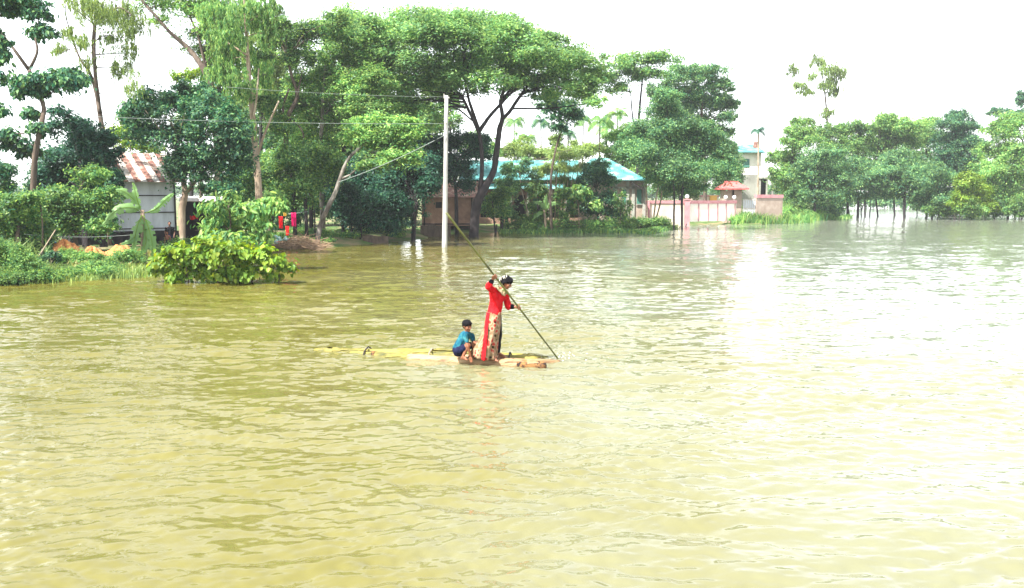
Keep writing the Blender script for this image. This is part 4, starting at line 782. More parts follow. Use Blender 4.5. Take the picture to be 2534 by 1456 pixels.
# ------------------------------------------------------------------ banana-trunk raft, punting pole, people
def blob_mesh(name, caps, mat_, parent, vox=.008, smooth=4, ells=(), rag=None):
    """one continuous surface grown over tapered limbs: caps = [(p, r0, q, r1)], ells = [(centre, (rx,ry,rz), rot)]"""
    ico = bmesh.new(); bmesh.ops.create_icosphere(ico, subdivisions=2, radius=1); bv = np.array([v.co[:] for v in ico.verts]); bf = np.array([[v.index for v in f.verts] for f in ico.faces]); ico.free()
    V, Fc, off = [], [], 0
    if rag is None: rag = {'hair': .006, 'head_cloth': .005, 'red_top': .006, 'shirt': .006, 'shorts': .005, 'neck_scarf': .004, 'trouser_leg': .005}.get(name, 0)
    for (p, r0, q, r1) in caps:
        p, q = np.array(p, float), np.array(q, float); ln = np.linalg.norm(q-p); n = max(2, int(ln/(min(r0, r1)*.35))+1); n = min(n, 40)
        for k in range(n):
            t = k/(n-1); V.append(bv*(r0+(r1-r0)*t)+p+(q-p)*t); Fc.append(bf+off); off += len(bv)
    for (c, r3, rot) in ells:
        rm = np.array(rot.to_matrix() if rot is not None else Matrix.Identity(3)); V.append((bv*np.array(r3))@rm.T+np.array(c)); Fc.append(bf+off); off += len(bv)
    me = npmesh(name, np.concatenate(V), np.concatenate(Fc)); tmp = bpy.data.objects.new('tmp', me); COL.objects.link(tmp)
    m = tmp.modifiers.new('r', 'REMESH'); m.mode = 'VOXEL'; m.voxel_size = vox
    m = tmp.modifiers.new('s', 'SMOOTH'); m.iterations = smooth; m.factor = .5
    dg = C.evaluated_depsgraph_get(); me2 = bpy.data.meshes.new_from_object(tmp.evaluated_get(dg)); bpy.data.objects.remove(tmp)
    if rag:
        n = len(me2.vertices); co = np.empty(n*3, np.float32); me2.vertices.foreach_get('co', co); co = co.reshape(-1,3); no = np.empty(n*3, np.float32); me2.vertices.foreach_get('normal', no); no = no.reshape(-1,3)
        rr = np.random.default_rng(len(name)+n); d = 0
        for k in range(14):
            kv = rr.normal(size=3)*rr.uniform(25, 75)*np.array([1,1,.45 if rag > 0 else 1]); d = d + np.sin(co@kv+rr.uniform(0,6.28))
        co += no*(d/3.7*abs(rag))[:, None]; me2.vertices.foreach_set('co', co.ravel().astype(np.float32)); me2.update()
    me2.name = name; me2.materials.clear(); return link(name, me2, mat_, parent, True)
M['skin'] = noisy('skin_brown', [(.3,(.17,.065,.032)), (.7,(.23,.092,.048))], 12, .5, .35)
M['skin2'] = noisy('skin_dark', [(.3,(.16,.07,.04)), (.7,(.22,.10,.06))], 12, .5, .35)
M['red'] = noisy('red_fabric', [(.3,(.40,.006,.010)), (.7,(.52,.012,.016))], 9, .85, .1, bump=.25, bscale=22, dist=.01)
M['tealshirt'] = noisy('teal_fabric', [(.35,(.004,.035,.08)), (.5,(.010,.085,.12)), (.65,(.04,.16,.17))], 9, .85, .1, bump=.25, bscale=22, dist=.01)
M['navy'] = noisy('navy_fabric', [(.3,(.006,.007,.022)), (.7,(.013,.015,.045))], 12, .9, .1)
M['eyew'] = mat('eye_white', (.30,.27,.24), .5, .2); M['eyeb'] = mat('eye_dark', (.012,.008,.006), .2, .5); M['lip'] = mat('lip', (.24,.06,.05), .5)
def floral(name):
    m = mat(name, (.7,.6,.45), .9, .1); b = m.node_tree.nodes['Principled BSDF']; tc = N(m, 'ShaderNodeTexCoord')
    nz = N(m, 'ShaderNodeTexNoise', Scale=13.0, Detail=2.0); L(m, tc.outputs['Object'], nz.inputs['Vector'])
    ad = N(m, 'ShaderNodeVectorMath', operation='MULTIPLY_ADD'); ad.inputs[1].default_value = (.07,.07,.07); L(m, nz.outputs['Color'], ad.inputs[0]); L(m, tc.outputs['Object'], ad.inputs[2])
    v = N(m, 'ShaderNodeTexVoronoi', Scale=11.0); L(m, ad.outputs[0], v.inputs['Vector'])
    v2 = N(m, 'ShaderNodeTexVoronoi', Scale=9.5); mp = N(m, 'ShaderNodeMapping'); mp.inputs['Location'].default_value = (3.1,1.7,2.2); L(m, ad.outputs[0], mp.inputs[0]); L(m, mp.outputs[0], v2.inputs['Vector'])
    r1 = ramp(m, v.outputs['Distance'], [(0,(.24,.012,.015)), (.30,(.30,.05,.035)), (.42,(.34,.25,.16)), (.62,(.20,.13,.07)), (1,(.10,.07,.04))])
    r2 = ramp(m, v2.outputs['Distance'], [(0,(.02,.03,.015)), (.20,(.06,.05,.03)), (.27,(1,1,1)), (1,(1,1,1))])
    mx = N(m, 'ShaderNodeMix', data_type='RGBA', blend_type='MULTIPLY'); mx.inputs[0].default_value = .93; L(m, r1.outputs[0], mx.inputs[6]); L(m, r2.outputs[0], mx.inputs[7]); L(m, mx.outputs[2], b.inputs['Base Color']); return m
M['floral'] = floral('floral_fabric')
m = mat('headcloth', (.7,.66,.55), .9, .1); tc_ = N(m, 'ShaderNodeTexCoord'); n_ = N(m, 'ShaderNodeTexWave', Scale=7.0, Distortion=9.0, Detail=3.0); L(m, tc_.outputs['Object'], n_.inputs['Vector'])
r_ = ramp(m, n_.outputs['Fac'], [(0,(.012,.012,.012)), (.52,(.03,.03,.025)), (.62,(.36,.33,.26)), (1,(.48,.45,.38))]); L(m, r_.outputs[0], m.node_tree.nodes['Principled BSDF'].inputs['Base Color']); M['headcloth'] = m
n_.inputs['Scale'].default_value = 11.0
YW = 15.35
def W(zx, zy, dy=0.0): return px(1082.2+zx*.1911, 649.3+zy*.1911, YW+dy)

# raft: cut banana trunks lashed side by side
def logmat(name, c1, c2, c3):
    m = noisy(name, [(.3,c1), (.5,c2), (.72,c3)], 3.2, .6, .35, detail=10, stretch=(.35,2.2,2.2), bump=.8, bscale=14, dist=.03); return m
M['logy'] = logmat('banana_trunk_green', (.035,.04,.010), (.15,.13,.020), (.28,.23,.05))
M['logt'] = logmat('banana_trunk_tan', (.07,.035,.016), (.23,.14,.065), (.34,.25,.14))
M['rot'] = noisy('rotten_trunk_end', [(.40,(.012,.01,.012)), (.48,(.12,.06,.025)), (.56,(.24,.12,.04)), (.62,(.02,.015,.015))], 9, .85, detail=6)
lf, rt = gp(800, 878, .03), gp(1345, 906, .05)
raft = empty('banana_trunk_raft', ((lf.x+rt.x)/2, (lf.y+rt.y)/2, 0), 'low raft of yellow banana trunks carrying the standing woman and crouching boy', 'raft')
def log(pts, r, mt, seed, name='banana_trunk'):
    rr = random.Random(seed); P = spline([tuple(p) for p in pts], 10); n = len(P); mb = MB(); rd = []
    for i in range(n):
        f = i/(n-1); step = 1+.05*(int(f*7+seed) % 2)+.03*math.sin(f*19+seed); rd.append(r*step*(1-.12*f)*(1 if 0 < i < n-1 else .93))
    mb.tube(P, rd, 16, wob=.05, rn=rr); o = mb.build(name, M[mt], raft, True)
    # peeling sheath flaps
    for q in range(3):
        i = rr.randrange(3, n-8); a = rr.uniform(.5, 2.4); fl = MB(); V = []
        for k in range(7):
            p = Vector(P[i+k]); nx = Vector((0, -math.cos(a), math.sin(a))); sd_ = Vector((0, math.sin(a), math.cos(a))); h = rd[i+k]+.006+.012*abs(math.sin(k*1.1)); wdt = .05*(1-k/8)
            V += [p+nx*h+sd_*wdt, p+nx*(h+.006), p+nx*h-sd_*wdt]
        fl.add(V, [(k*3+j, k*3+j+1, k*3+j+4, k*3+j+3) for k in range(6) for j in range(2)]); fl.build('sheath_flap', M[mt], o)
    return o, P, rd
def RP(x, y, z=.0): return gp(x, y, z-.020)
l1, P1, _ = log([RP(1010,889,.02), RP(1100,893,.03), RP(1200,899,.03), RP(1290,904,.03), RP(1342,908,.02)], .095, 'logt', 1)
l2, P2, _ = log([RP(868,880,-.035), RP(930,883,-.02), RP(1000,887,.0), RP(1100,889,.02), RP(1180,893,.0)], .085, 'logy', 2)
l3, P3, _ = log([RP(832,873,-.035), RP(920,875,-.015), RP(1010,878,.005), RP(1110,882,.03), RP(1230,888,.03), RP(1330,893,.01)], .088, 'logy', 3)
l4, P4, _ = log([RP(1120,886,.02), RP(1200,893,.02), RP(1290,898,.02), RP(1385,901,-.03)], .085, 'logt', 4)
l5, P5, _ = log([RP(780,871.5,-.02), RP(850,873,.0), RP(905,877,-.02)], .075, 'logy', 5)
l6, P6, _ = log([RP(985,872,-.0), RP(1090,876,.02), RP(1190,880,.02), RP(1290,886,.01), RP(1355,891,-.03)], .085, 'logy', 6)
e = Vector(P1[-1]); d_ = (Vector(P1[-1])-Vector(P1[-4])).normalized(); ro = random.Random(3)
mb = MB(); mb.tube([e-d_*.44, e-d_*.30, e-d_*.15, e, e+d_*.06], [.094,.100,.088,.095,.06], 14, wob=.22, rn=ro); mb.build('rotten_end', M['rot'], l1, True)
e = Vector(P2[9]); mb = MB(); mb.tube([e-Vector((.03,0,0)), e+Vector((.03,0,0))], [.102,.104], 16); mb.build('cut_ring', M['rot'], l2, True)
for t, a_ in ((.18, 0), (.52, 0), (.86, 0)):
    i = int(t*(len(P3)-1)); p = Vector(P3[i]); mb = MB(); pts = [p+Vector((.02, .22, .05)), p+Vector((0,.05,.118)), p+Vector((-.01,-.12,.112)), p+Vector((-.02,-.34,.09)), p+Vector((-.02,-.46,.0))]
    mb.tube([tuple(q) for q in spline([tuple(q) for q in pts], 4)], [.014]*17, 6); mb.build('cross_stick', M['bdark'] if t != .52 else M['bpale'], raft)

# punting pole
Bp = gp(1082.2+1553*.1911, 649.3+1240*.1911, 0.0); Np = W(868, 345, -.20)
dirp = (Np-Bp).normalized()
# length so that the top shows at (1108, 527)
best = min((t for t in np.linspace(1.5, 6, 451)), key=lambda t: abs((lambda p: CY - F*((p.z-CH)*cp + p.y*sp)/(p.y*cp - (p.z-CH)*sp))(Bp+dirp*t) - 527))
Tp = Bp+dirp*best; B2 = Bp-dirp*.5
PO = empty('punting_pole', (Bp.x, Bp.y, 0), 'long thin greenish bamboo pole held by the woman and dipped in the water', 'pole')
mb = MB(); npts = 30; PP_ = [B2.lerp(Tp, t) for t in np.linspace(0,1,npts)]
mb.tube(PP_, [.0135+(.0035 if i % 4 == 0 else 0)+.005*i/npts for i in range(npts)], 8); 
M['bamboo'] = noisy('bamboo_green', [(.3,(.05,.055,.02)), (.6,(.13,.14,.03)), (.8,(.26,.26,.05))], 2.5, .55, .4)
mb.build('cane', M['bamboo'], PO, True)
def onpole(zx):
    """point on the pole whose picture column is that of zx"""
    xv = 1082.2+zx*.1911
    f_ = lambda p: CX + F*p.x/(p.y*cp-(p.z-CH)*sp)
    lo, hi = 0., best
    for _ in range(40):
        mdl = (lo+hi)/2
        if f_(Bp+dirp*mdl) > xv: lo = mdl
        else: hi = mdl
    return Bp+dirp*lo
def grip(g, ax, wrist, s=1.0, flip=1):
    """hand closed round a pole at g (axis ax), coming from wrist: palm, four fingers wrapped round, thumb the other way"""
    ax = Vector(ax).normalized(); w = Vector(wrist)-g; w = (w-ax*w.dot(ax)).normalized(); b_ = ax.cross(w)*flip; caps = []
    rr = .027*s
    kn = []
    for i, (o, ln, rad) in enumerate(((-.033,.92,.0088),(-.0115,1.,.0092),(.0115,.97,.0090),(.032,.8,.0078))):
        c = g+ax*o*s; k0 = c + w*.030*s + b_*.018*s; kn.append(k0); prev = k0
        for a in (62, 118, 178, 235*ln):
            q = c + (w*math.cos(R(a)) + b_*math.sin(R(a)))*rr; caps.append((prev, rad*s*1.05, q, rad*s*.92)); prev = q
    pal = g + w*.045*s
    for k in kn: caps.append((Vector(wrist)*.35+pal*.65, .017*s, k, .0115*s))
    caps.append((wrist, .022*s, pal, .020*s)); th = g+ax*(-.040*s)+w*.035*s; prev = pal-ax*.02*s
    for a, o in ((-25,-.038),(-75,-.034),(-125,-.026)):
        q = g+ax*o*s+(w*math.cos(R(a))+b_*math.sin(R(a)))*rr; caps.append((prev, .0115*s, q, .0098*s)); prev = q
    return caps
def foot(ankle, toe, s=1.0, r=.028):
    """ankle, heel, arch and five toes"""
    ankle, toe = Vector(ankle), Vector(toe); d = toe-ankle; d.z = 0; ln = d.length; d.normalize(); sd_ = Vector((-d.y, d.x, 0)); z = toe.z; caps = []
    heel = Vector((ankle.x, ankle.y, z+r*.9)) - d*.028*s; ball = toe - d*.045*s; ball.z = z+.016*s
    caps += [(ankle, r*1.15, heel, r*1.0), (ankle, r*1.1, ball+Vector((0,0,.012)), .018*s), (heel, r*.9, ball, .018*s)]
    for i, o in enumerate((-.032,-.015,.0,.014,.028)):
        b0 = ball+sd_*o*s*.8; caps.append((ball, .017*s, b0, .015*s)); tp_ = b0 + d*(.048-.006*i)*s + sd_*o*.15*s; tp_.z = z+.006*s; caps.append((b0, .0115*s, tp_, (.0105 if i == 0 else .0075)*s))
    return caps

wom = empty('person', W(735, 1265, -.03)[:], 'woman in red top and floral skirt standing on the raft and poling it', 'person')
rsh, lsh = W(728,372,-.11), W(878,412,.12); relb = W(657,318,-.27); lelb = W(915,572,.12)
Hr = onpole(742); Hl = onpole(1048); rwr = Hr+(relb-Hr).normalized()*.085; lwr = Hl+(lelb-Hl).normalized()*.085
rwr = Hr + (relb-Hr).normalized()*.08; neck = W(845,365,-.01); head = W(896,262,-.04)
rhip, lhip = W(728,700,-.07), W(768,700,.07); rkn, lkn = W(705,965,-.10), W(790,930,.12); ran, lan = W(700,1225,-.15), W(772,1168,.13)
rto, lto = W(790,1283,-.20), W(905,1243,.08)
hz_ = Vector((.97, -.35, -.45)).normalized()   # where the face looks
hup = Vector((.40, -.10, .92)); hup = (hup-hz_*hup.dot(hz_)).normalized(); hsd = hz_.cross(hup)
hrot = Matrix((hz_, -hsd, hup)).transposed().to_quaternion()
def face(c, s, fz, up, sdv): 
    """ellipsoids and limbs of a head: skull, jaw, nose, brow, lips, ears"""
    q = Matrix((fz, sdv, up)).transposed().to_quaternion()
    el = [(c, (.086*s,.070*s,.100*s), q), (c+fz*.020*s-up*.055*s, (.060*s,.052*s,.052*s), q), (c+fz*.045*s-up*.088*s, (.030*s,.030*s,.020*s), q)]
    for sg in (-1,1): el += [(c+sdv*sg*.070*s-up*.012*s-fz*.005*s, (.018*s,.009*s,.028*s), q), (c+fz*.058*s+sdv*sg*.036*s-up*.032*s, (.022*s,.022*s,.022*s), q)]
    caps = [(c+fz*.080*s+up*.005*s, .010*s, c+fz*.101*s-up*.030*s, .0125*s), (c+fz*.078*s-up*.062*s-sdv*.016*s, .0075*s, c+fz*.078*s-up*.062*s+sdv*.016*s, .0075*s)]
    for sg in (-1,1): caps += [(c+fz*.080*s+sdv*sg*.014*s+up*.020*s, .008*s, c+fz*.070*s+sdv*sg*.044*s+up*.018*s, .008*s), (c+fz*.094*s-up*.032*s, .008*s, c+fz*.090*s-up*.034*s+sdv*sg*.012*s, .008*s)]
    return el, caps
def eyes(c, s, fz, up, sdv, parent):
    for sg in (-1,1):
        p = c+fz*.0745*s+sdv*sg*.030*s-up*.004*s
        mb = MB(); mb.ball(p-fz*.003*s, .0115*s, 10, 8, .50); mb.build('eye', M['eyew'], parent, True)
        mb = MB(); mb.ball(p+fz*.0045*s, .0075*s, 8, 6); mb.build('pupil', M['eyeb'], parent, True)
        mb = MB(); mb.tube([p+fz*.010*s+up*.020*s-sdv*sg*.014*s, p+fz*.012*s+up*.026*s, p+fz*.004*s+up*.020*s+sdv*sg*.018*s], [.0035*s,.0042*s,.002*s], 5); mb.build('eyebrow', M['hair'], parent, True)
    mb = MB(); mb.tube([c+fz*.083*s-up*.062*s-sdv*.018*s, c+fz*.0875*s-up*.0605*s, c+fz*.083*s-up*.062*s+sdv*.018*s], [.003*s,.0052*s,.003*s], 6); mb.build('lips', M['lip'], parent, True)
sdW = hz_.cross(hup)*-1
el, fc_ = face(head, 1.0, hz_, hup, sdW)
caps = [(neck, .047, head-hup*.03-hz_*.01, .045), (W(765,420,0), .10, W(745,620,0), .085), (W(742,620,0), .09, W(745,700,0), .11), (neck, .05, W(790,420,0), .08), (W(800,400,.0), .05, rsh, .045), (W(800,400,.0), .05, lsh, .045),
  (rsh, .045, relb, .037), (relb, .036, rwr, .024), (lsh, .045, lelb, .037), (lelb, .036, lwr, .024),
  (rhip, .08, rkn, .055), (rkn, .053, ran, .032), (lhip, .08, lkn, .055), (lkn, .053, lan, .034)] + fc_
caps += grip(Hr, dirp, rwr, 1, 1) + grip(Hl, dirp, lwr, 1, -1) + foot(ran, rto) + foot(lan, lto)
blob_mesh('body', caps, M['skin'], wom, .0062, 2, el); eyes(head, 1.0, hz_, hup, sdW, wom)
# clothes
blob_mesh('red_top', [(W(785,395,0), .088, W(765,500,0), .125), (W(765,500,0), .125, W(745,610,0), .118), (W(745,600,0), .118, W(735,672,0), .125), (W(742,640,-.05), .10, W(738,672,-.08), .10), (W(750,470,-.03), .10, W(728,400,-.09), .085), (W(820,440,.05), .09, W(868,430,.10), .075), (W(790,385,0), .07, rsh, .062), (W(800,400,0), .07, lsh, .062),
  (rsh, .064, relb, .056), (relb, .056, relb.lerp(rwr, .72), .044), (lsh, .064, lelb, .056), (lelb, .057, lelb.lerp(lwr, .66), .046)], M['red'], wom, .010, 3)
blob_mesh('cuff', [(relb.lerp(rwr,.70), .0475, relb.lerp(rwr,.84), .040)], M['black'], wom, .008, 1); blob_mesh('cuff', [(lelb.lerp(lwr,.62), .0490, lelb.lerp(lwr,.78), .042)], M['black'], wom, .008, 1)
blob_mesh('trouser_leg', [(lhip, .09, lkn, .066), (lkn, .066, lan-Vector((0,0,-.03)), .058)], M['black'], wom, .010, 2)
# neck scarf
M['scarf'] = noisy('scarf_fabric', [(.35,(.10,.12,.04)), (.5,(.38,.30,.18)), (.65,(.55,.40,.33))], 14, .9, .1)
blob_mesh('neck_scarf', [(W(765,318,-.15), .026, W(815,372,-.14), .030), (W(815,372,-.14), .030, W(868,425,-.10), .022), (W(790,330,.06), .03, W(880,400,.04), .028), (W(765,318,-.13), .03, W(790,330,.06), .03), (W(845,355,-.12), .026, W(875,395,-.11), .026)], M['scarf'], wom, .008, 3)
# skirt loft
lv = [(640,732,86,.155),(720,722,94,.21),(850,705,98,.235),(950,676,110,.25),(1050,648,122,.262),(1150,620,140,.27),(1235,612,152,.27)]
rows = spline([(a, b_, c_, d2) for a, b_, c_, d2 in lv], 4); K = 56; V = []; rr = random.Random(2)
def skp(row, th, k=1.0):
    zy, zx, hw, hd = row; c = W(zx, zy, 0); f = (zy-640)/580; pl = 1+.075*f*math.sin(th*9+f*2)+.04*f*math.sin(th*15+1)
    dz = .05*f*max(0, -math.cos(th)) if zy > 1000 else 0
    return c + Vector((math.cos(th)*hw*.001405*pl*k, math.sin(th)*hd*pl*k, dz))
for row in rows: V += [skp(row, 2*math.pi*k/K) for k in range(K)]
mb = MB(); mb.add(V, [(i*K+k, i*K+(k+1)%K, (i+1)*K+(k+1)%K, (i+1)*K+k) for i in range(len(rows)-1) for k in range(K)]); o = mb.build('floral_skirt', M['floral'], wom, True); md = o.modifiers.new('s','SOLIDIFY'); md.thickness = .006
V = []; n = 0
for i, row in enumerate(rows):
    f = i/(len(rows)-1); xc_ = 668-72*f
    for j in range(5):
        zx = xc_ + (j-2)*8*(1+.5*f); cth = max(-.98, min(.98, (zx-row[1])/row[2])); th = -math.acos(cth); p = skp(row, th, 1.07); V.append(p + Vector((0, -.012-.008*math.sin(j*2.2+i*.6), 0)))
mb = MB(); mb.add(V, [(i*5+j, i*5+j+1, i*5+j+6, i*5+j+5) for i in range(len(rows)-1) for j in range(4)]); o = mb.build('red_sash', M['red'], wom, True); md = o.modifiers.new('s','SOLIDIFY'); md.thickness = .008
# hair and head cloth
hc = head
blob_mesh('hair', [(hc+hup*.050+hz_*.040, .058, hc+hup*.045-hz_*.035, .068), (hc-hz_*.055+hup*.01, .058, hc-hz_*.075-hup*.02, .045), (hc+hup*.035+sdW*.05, .036, hc-hup*.02+sdW*.058-hz_*.03, .030), (hc+hup*.035-sdW*.05, .036, hc-hup*.02-sdW*.058-hz_*.03, .030)], M['hair'], wom, .008, 2, [(hc+hup*.020-hz_*.012, (.098,.082,.098), hrot)] if False else [(hc+hup*.036-hz_*.018, (.096,.088,.084), hrot)])
blob_mesh('head_cloth', [(hc+hup*.070-hz_*.045+sdW*.035, .046, hc+hup*.070-hz_*.045-sdW*.035, .046), (hc+hup*.03-hz_*.075, .052, hc-hup*.01-hz_*.115, .042), (hc+hup*.07-hz_*.045, .050, hc+hup*.03-hz_*.075, .055)], M['headcloth'], wom, .008, 3)

boy = empty('person', W(330, 1245, -.05)[:], 'small boy in teal shirt and navy shorts squatting on the raft', 'person')
fz = Vector((.62, -.76, -.18)).normalized(); up = Vector((.05, -.12, .98)); up = (up-fz*up.dot(fz)).normalized(); sdB = fz.cross(up)*-1; bh = W(386,822,-.02); bs = .93
hB = Matrix((fz, sdB, up)).transposed().to_quaternion()
el, fc_ = face(bh, bs, fz, up, sdB)
nsh, fsh = W(352,945,-.10), W(445,955,.09); nel, fel = W(392,1090,-.17), W(470,1040,.04); nwr, fwr = W(430,1215,-.13), W(500,1050,-.02)
nhip, fhip = W(272,1145,-.07), W(290,1140,.07); nkn, fkn = W(398,1075,-.13), W(505,1045,.06); nan, fan = W(328,1225,-.12), W(425,1205,.06)
def openhand(wr, dr, s, sidev):
    dr = Vector(dr).normalized(); sv = Vector(sidev).normalized(); caps = []; pc = wr+dr*.045*s
    caps.append((wr, .018*s, pc, .018*s))
    for o, ln in ((-.024,.062),(-.008,.072),(.008,.068),(.023,.055)):
        k = pc+dr*.012*s+sv*o*s; m_ = k+dr*ln*.5*s+sv*o*.3*s; t = m_+dr*ln*.42*s+Vector((0,0,-.012*s)); caps += [(wr+dr*.01, .015*s, k, .0115*s), (k, .0095*s, m_, .0085*s), (m_, .0085*s, t, .007*s)]
    t0 = wr+dr*.018*s-sv*.02*s; t1 = t0+dr*.03*s-sv*.03*s; caps += [(wr, .014*s, t0, .011*s), (t0, .011*s, t1, .0095*s), (t1, .0095*s, t1+dr*.024*s-sv*.004*s, .0078*s)]
    return caps
caps = [(W(378,905,0), .036, bh-up*.03, .036), (W(370,930,0), .06, W(330,1010,0), .085), (W(330,1010,0), .085, W(278,1120,0), .085), (W(385,935,0), .04, nsh, .034), (W(385,935,0), .04, fsh, .034),
  (nsh, .034, nel, .027), (nel, .027, nwr, .019), (fsh, .034, fel, .027), (fel, .027, fwr, .019),
  (nhip, .062, nkn, .046), (nkn, .043, nan, .026), (fhip, .062, fkn, .046), (fkn, .043, fan, .026)] + fc_
caps += openhand(nwr, (.10,-.05,-.95), .85, (.8,-.5,.1)) + openhand(fwr, (.8,-.3,-.45), .8, (.2,.9,.1)) + foot(nan, W(395,1268,-.17), .82, .024) + foot(fan, W(492,1246,.02), .82, .024)
blob_mesh('body', caps, M['skin'], boy, .0062, 2, el); eyes(bh, bs, fz, up, sdB, boy)
blob_mesh('shirt', [(W(382,915,0), .055, W(350,960,0), .098), (W(350,960,0), .098, W(312,1040,0), .105), (W(312,1040,0), .105, W(268,1110,0), .100), (W(380,935,0), .055, nsh, .050), (nsh, .052, nsh.lerp(nel,.55), .048), (W(385,935,0), .055, fsh, .050), (fsh, .052, fsh.lerp(fel,.55), .048)], M['tealshirt'], boy, .009, 3)
blob_mesh('shorts', [(W(268,1135,0), .108, W(272,1150,0), .104), (nhip, .080, nhip.lerp(nkn,.62), .064), (fhip, .080, fhip.lerp(fkn,.62), .064)], M['navy'], boy, .009, 3)
blob_mesh('hair', [(bh+up*.040*bs+fz*.030*bs, .062*bs, bh+up*.035*bs-fz*.03*bs, .068*bs), (bh-fz*.05*bs+up*.0, .055*bs, bh-fz*.05*bs-up*.025, .045*bs), (bh+up*.055*bs+fz*.05*bs+sdB*.025, .034, bh+up*.055*bs+fz*.05*bs-sdB*.025, .034)], M['hair'], boy, .008, 2, [(bh+up*.030*bs-fz*.022*bs, (.098*bs,.092*bs,.092*bs), hB), (bh-up*.01*bs-fz*.045*bs, (.062*bs,.082*bs,.070*bs), hB)])

# splash where the pole enters
spl = MB(); r = random.Random(8)
for k in range(34):
    a = r.uniform(0, 6.28); d = abs(r.gauss(0, .17)); q = Bp + Vector((.10+math.cos(a)*d*1.6, math.sin(a)*d, r.uniform(.0, .10)*(1-d))); spl.ball(q, r.uniform(.005,.013), 6, 5, .6)
o = spl.build('splash', mat('foam', (.80,.82,.80), .3, .5), None, True); tag(o, 'little white splash of drops where the pole enters the water', 'splash', kind='stuff')
# people on the left bank
def standing(x, ytop, Y, h, label, top, bottom, skin, yaw, shirt=True):
    t = px(x, ytop, Y); zf = t.z-h; o = Vector((t.x, Y, zf)); root = empty('person', o[:], label, 'person', 'people on the left bank'); k = h/1.6
    f = Vector((math.sin(yaw), -math.cos(yaw), 0)); s_ = Vector((-f.y, f.x, 0)); P = lambda a, b_, c: o+s_*a*k+f*b_*k+Vector((0,0,c*k))
    hd = P(0,.02,1.49); el, fc_ = face(hd, k*1.0, f, Vector((0,0,1)), s_)
    caps = [(P(0,0,1.33), .045*k, P(0,.01,1.42), .045*k), (P(0,0,1.22), .11*k, P(0,0,.95), .11*k), (P(0,0,1.27), .07*k, P(.15,0,1.27), .05*k), (P(0,0,1.27), .07*k, P(-.15,0,1.27), .05*k)] + fc_
    for sg in (-1, 1):
        sh, eb, wr = P(.17*sg,0,1.27), P(.24*sg,-.02,1.02), P(.20*sg,.10,.80); caps += [(sh, .042*k, eb, .033*k), (eb, .032*k, wr, .022*k)] + openhand(wr, f*.3+Vector((0,0,-1)), k, f)
        hp_, kn, an_ = P(.08*sg,0,.85), P(.09*sg,.02,.46), P(.10*sg,0,.08); caps += [(hp_, .075*k, kn, .05*k), (kn, .048*k, an_, .032*k)] + foot(an_, P(.12*sg,.18,.0), k)
    blob_mesh('body', caps, M[skin], root, .012, 2, el)
    if shirt: blob_mesh('shirt', [(P(0,0,1.24), .13*k, P(0,0,.88), .135*k)] + [(P(.0,0,1.27), .08*k, P(.17*sg,0,1.27), .055*k) for sg in (-1,1)] + [(P(.17*sg,0,1.27), .055*k, P(.21*sg,-.01,1.12), .05*k) for sg in (-1,1)], M[top], root, .014, 2)
    blob_mesh('lower_garment', [(P(0,0,.92), .13*k, P(0,0,.80), .14*k)] + [(P(.08*sg,0,.82), .095*k, P(.09*sg,.02,.42), .085*k) for sg in (-1,1)], M[bottom], root, .014, 2)
    blob_mesh('hair', [], M['hair'], root, .012, 2, [(hd+Vector((0,0,.03*k))-f*.02*k, (.088*k,.082*k,.092*k), None)])
    return root
standing(419, 549, 45.2, 1.52, 'adult in dark clothes standing by the plinth of the tin hut', 'black', 'navy', 'skin2', .3)
standing(414, 573, 44.3, 1.10, 'bare-chested child standing in front of the dark-clothed adult', 'black', 'navy', 'skin', -.2, shirt=False)

# ------------------------------------------------------------------ small things on the left bank
def garment(x, y, w, h, Y, mt, label, rag=0):
    c = px(x, y, Y); k = sc(Y); w, h = w*k, h*k; V = []; nx, nz_ = 12, 14; r = random.Random(int(x))
    for j in range(nz_+1):
        for i in range(nx+1):
            f = i/nx-.5; g_ = j/nz_; taper = 1-.25*g_*rag; V.append((c.x+f*w*taper, c.y+.05*math.sin(i*1.3+x)*(.3+g_)+.02*math.sin(i*3.1+j), c.z+h/2-g_*h*(1-.10*rag*abs(math.sin(i*1.7)))))
    mb = MB(); mb.add(V, [(j*(nx+1)+i, j*(nx+1)+i+1, (j+1)*(nx+1)+i+1, (j+1)*(nx+1)+i) for j in range(nz_) for i in range(nx)]); o = mb.build('hanging_cloth', mt, None, True); tag(o, label, 'cloth', 'laundry hung by the brushwood'); o.modifiers.new('s','SOLIDIFY').thickness = .01
M['magenta'] = mat('magenta_cloth', (.60,.01,.12), .9, .1)
garment(727, 545, 12, 36, 52.3, M['magenta'], 'long magenta cloth hanging rightmost on the line', 1)
garment(695, 552, 10, 32, 52.3, M['red'], 'dark red cloth hanging leftmost on the line', 1)
garment(711, 572, 9, 24, 52.2, mat('scarlet_cloth', (.62,.02,.02), .9, .1), 'small scarlet cloth hanging low between the other two', .5)
garment(705, 530, 9, 12, 52.3, mat('yellow_cloth', (.5,.32,.05), .9, .1), 'little yellow-orange cloth at the top of the laundry', .5)
a, c = px(672, 527, 52.3), px(762, 524, 52.3); mb = MB(); mb.tube([a.lerp(c, t)-Vector((0,0,.15*4*t*(1-t)*.5)) for t in np.linspace(0,1,9)], [.012]*9, 5); o = mb.build('clothesline', M['wire']); tag(o, 'thin clothesline strung between trunks above the brushwood', 'line')
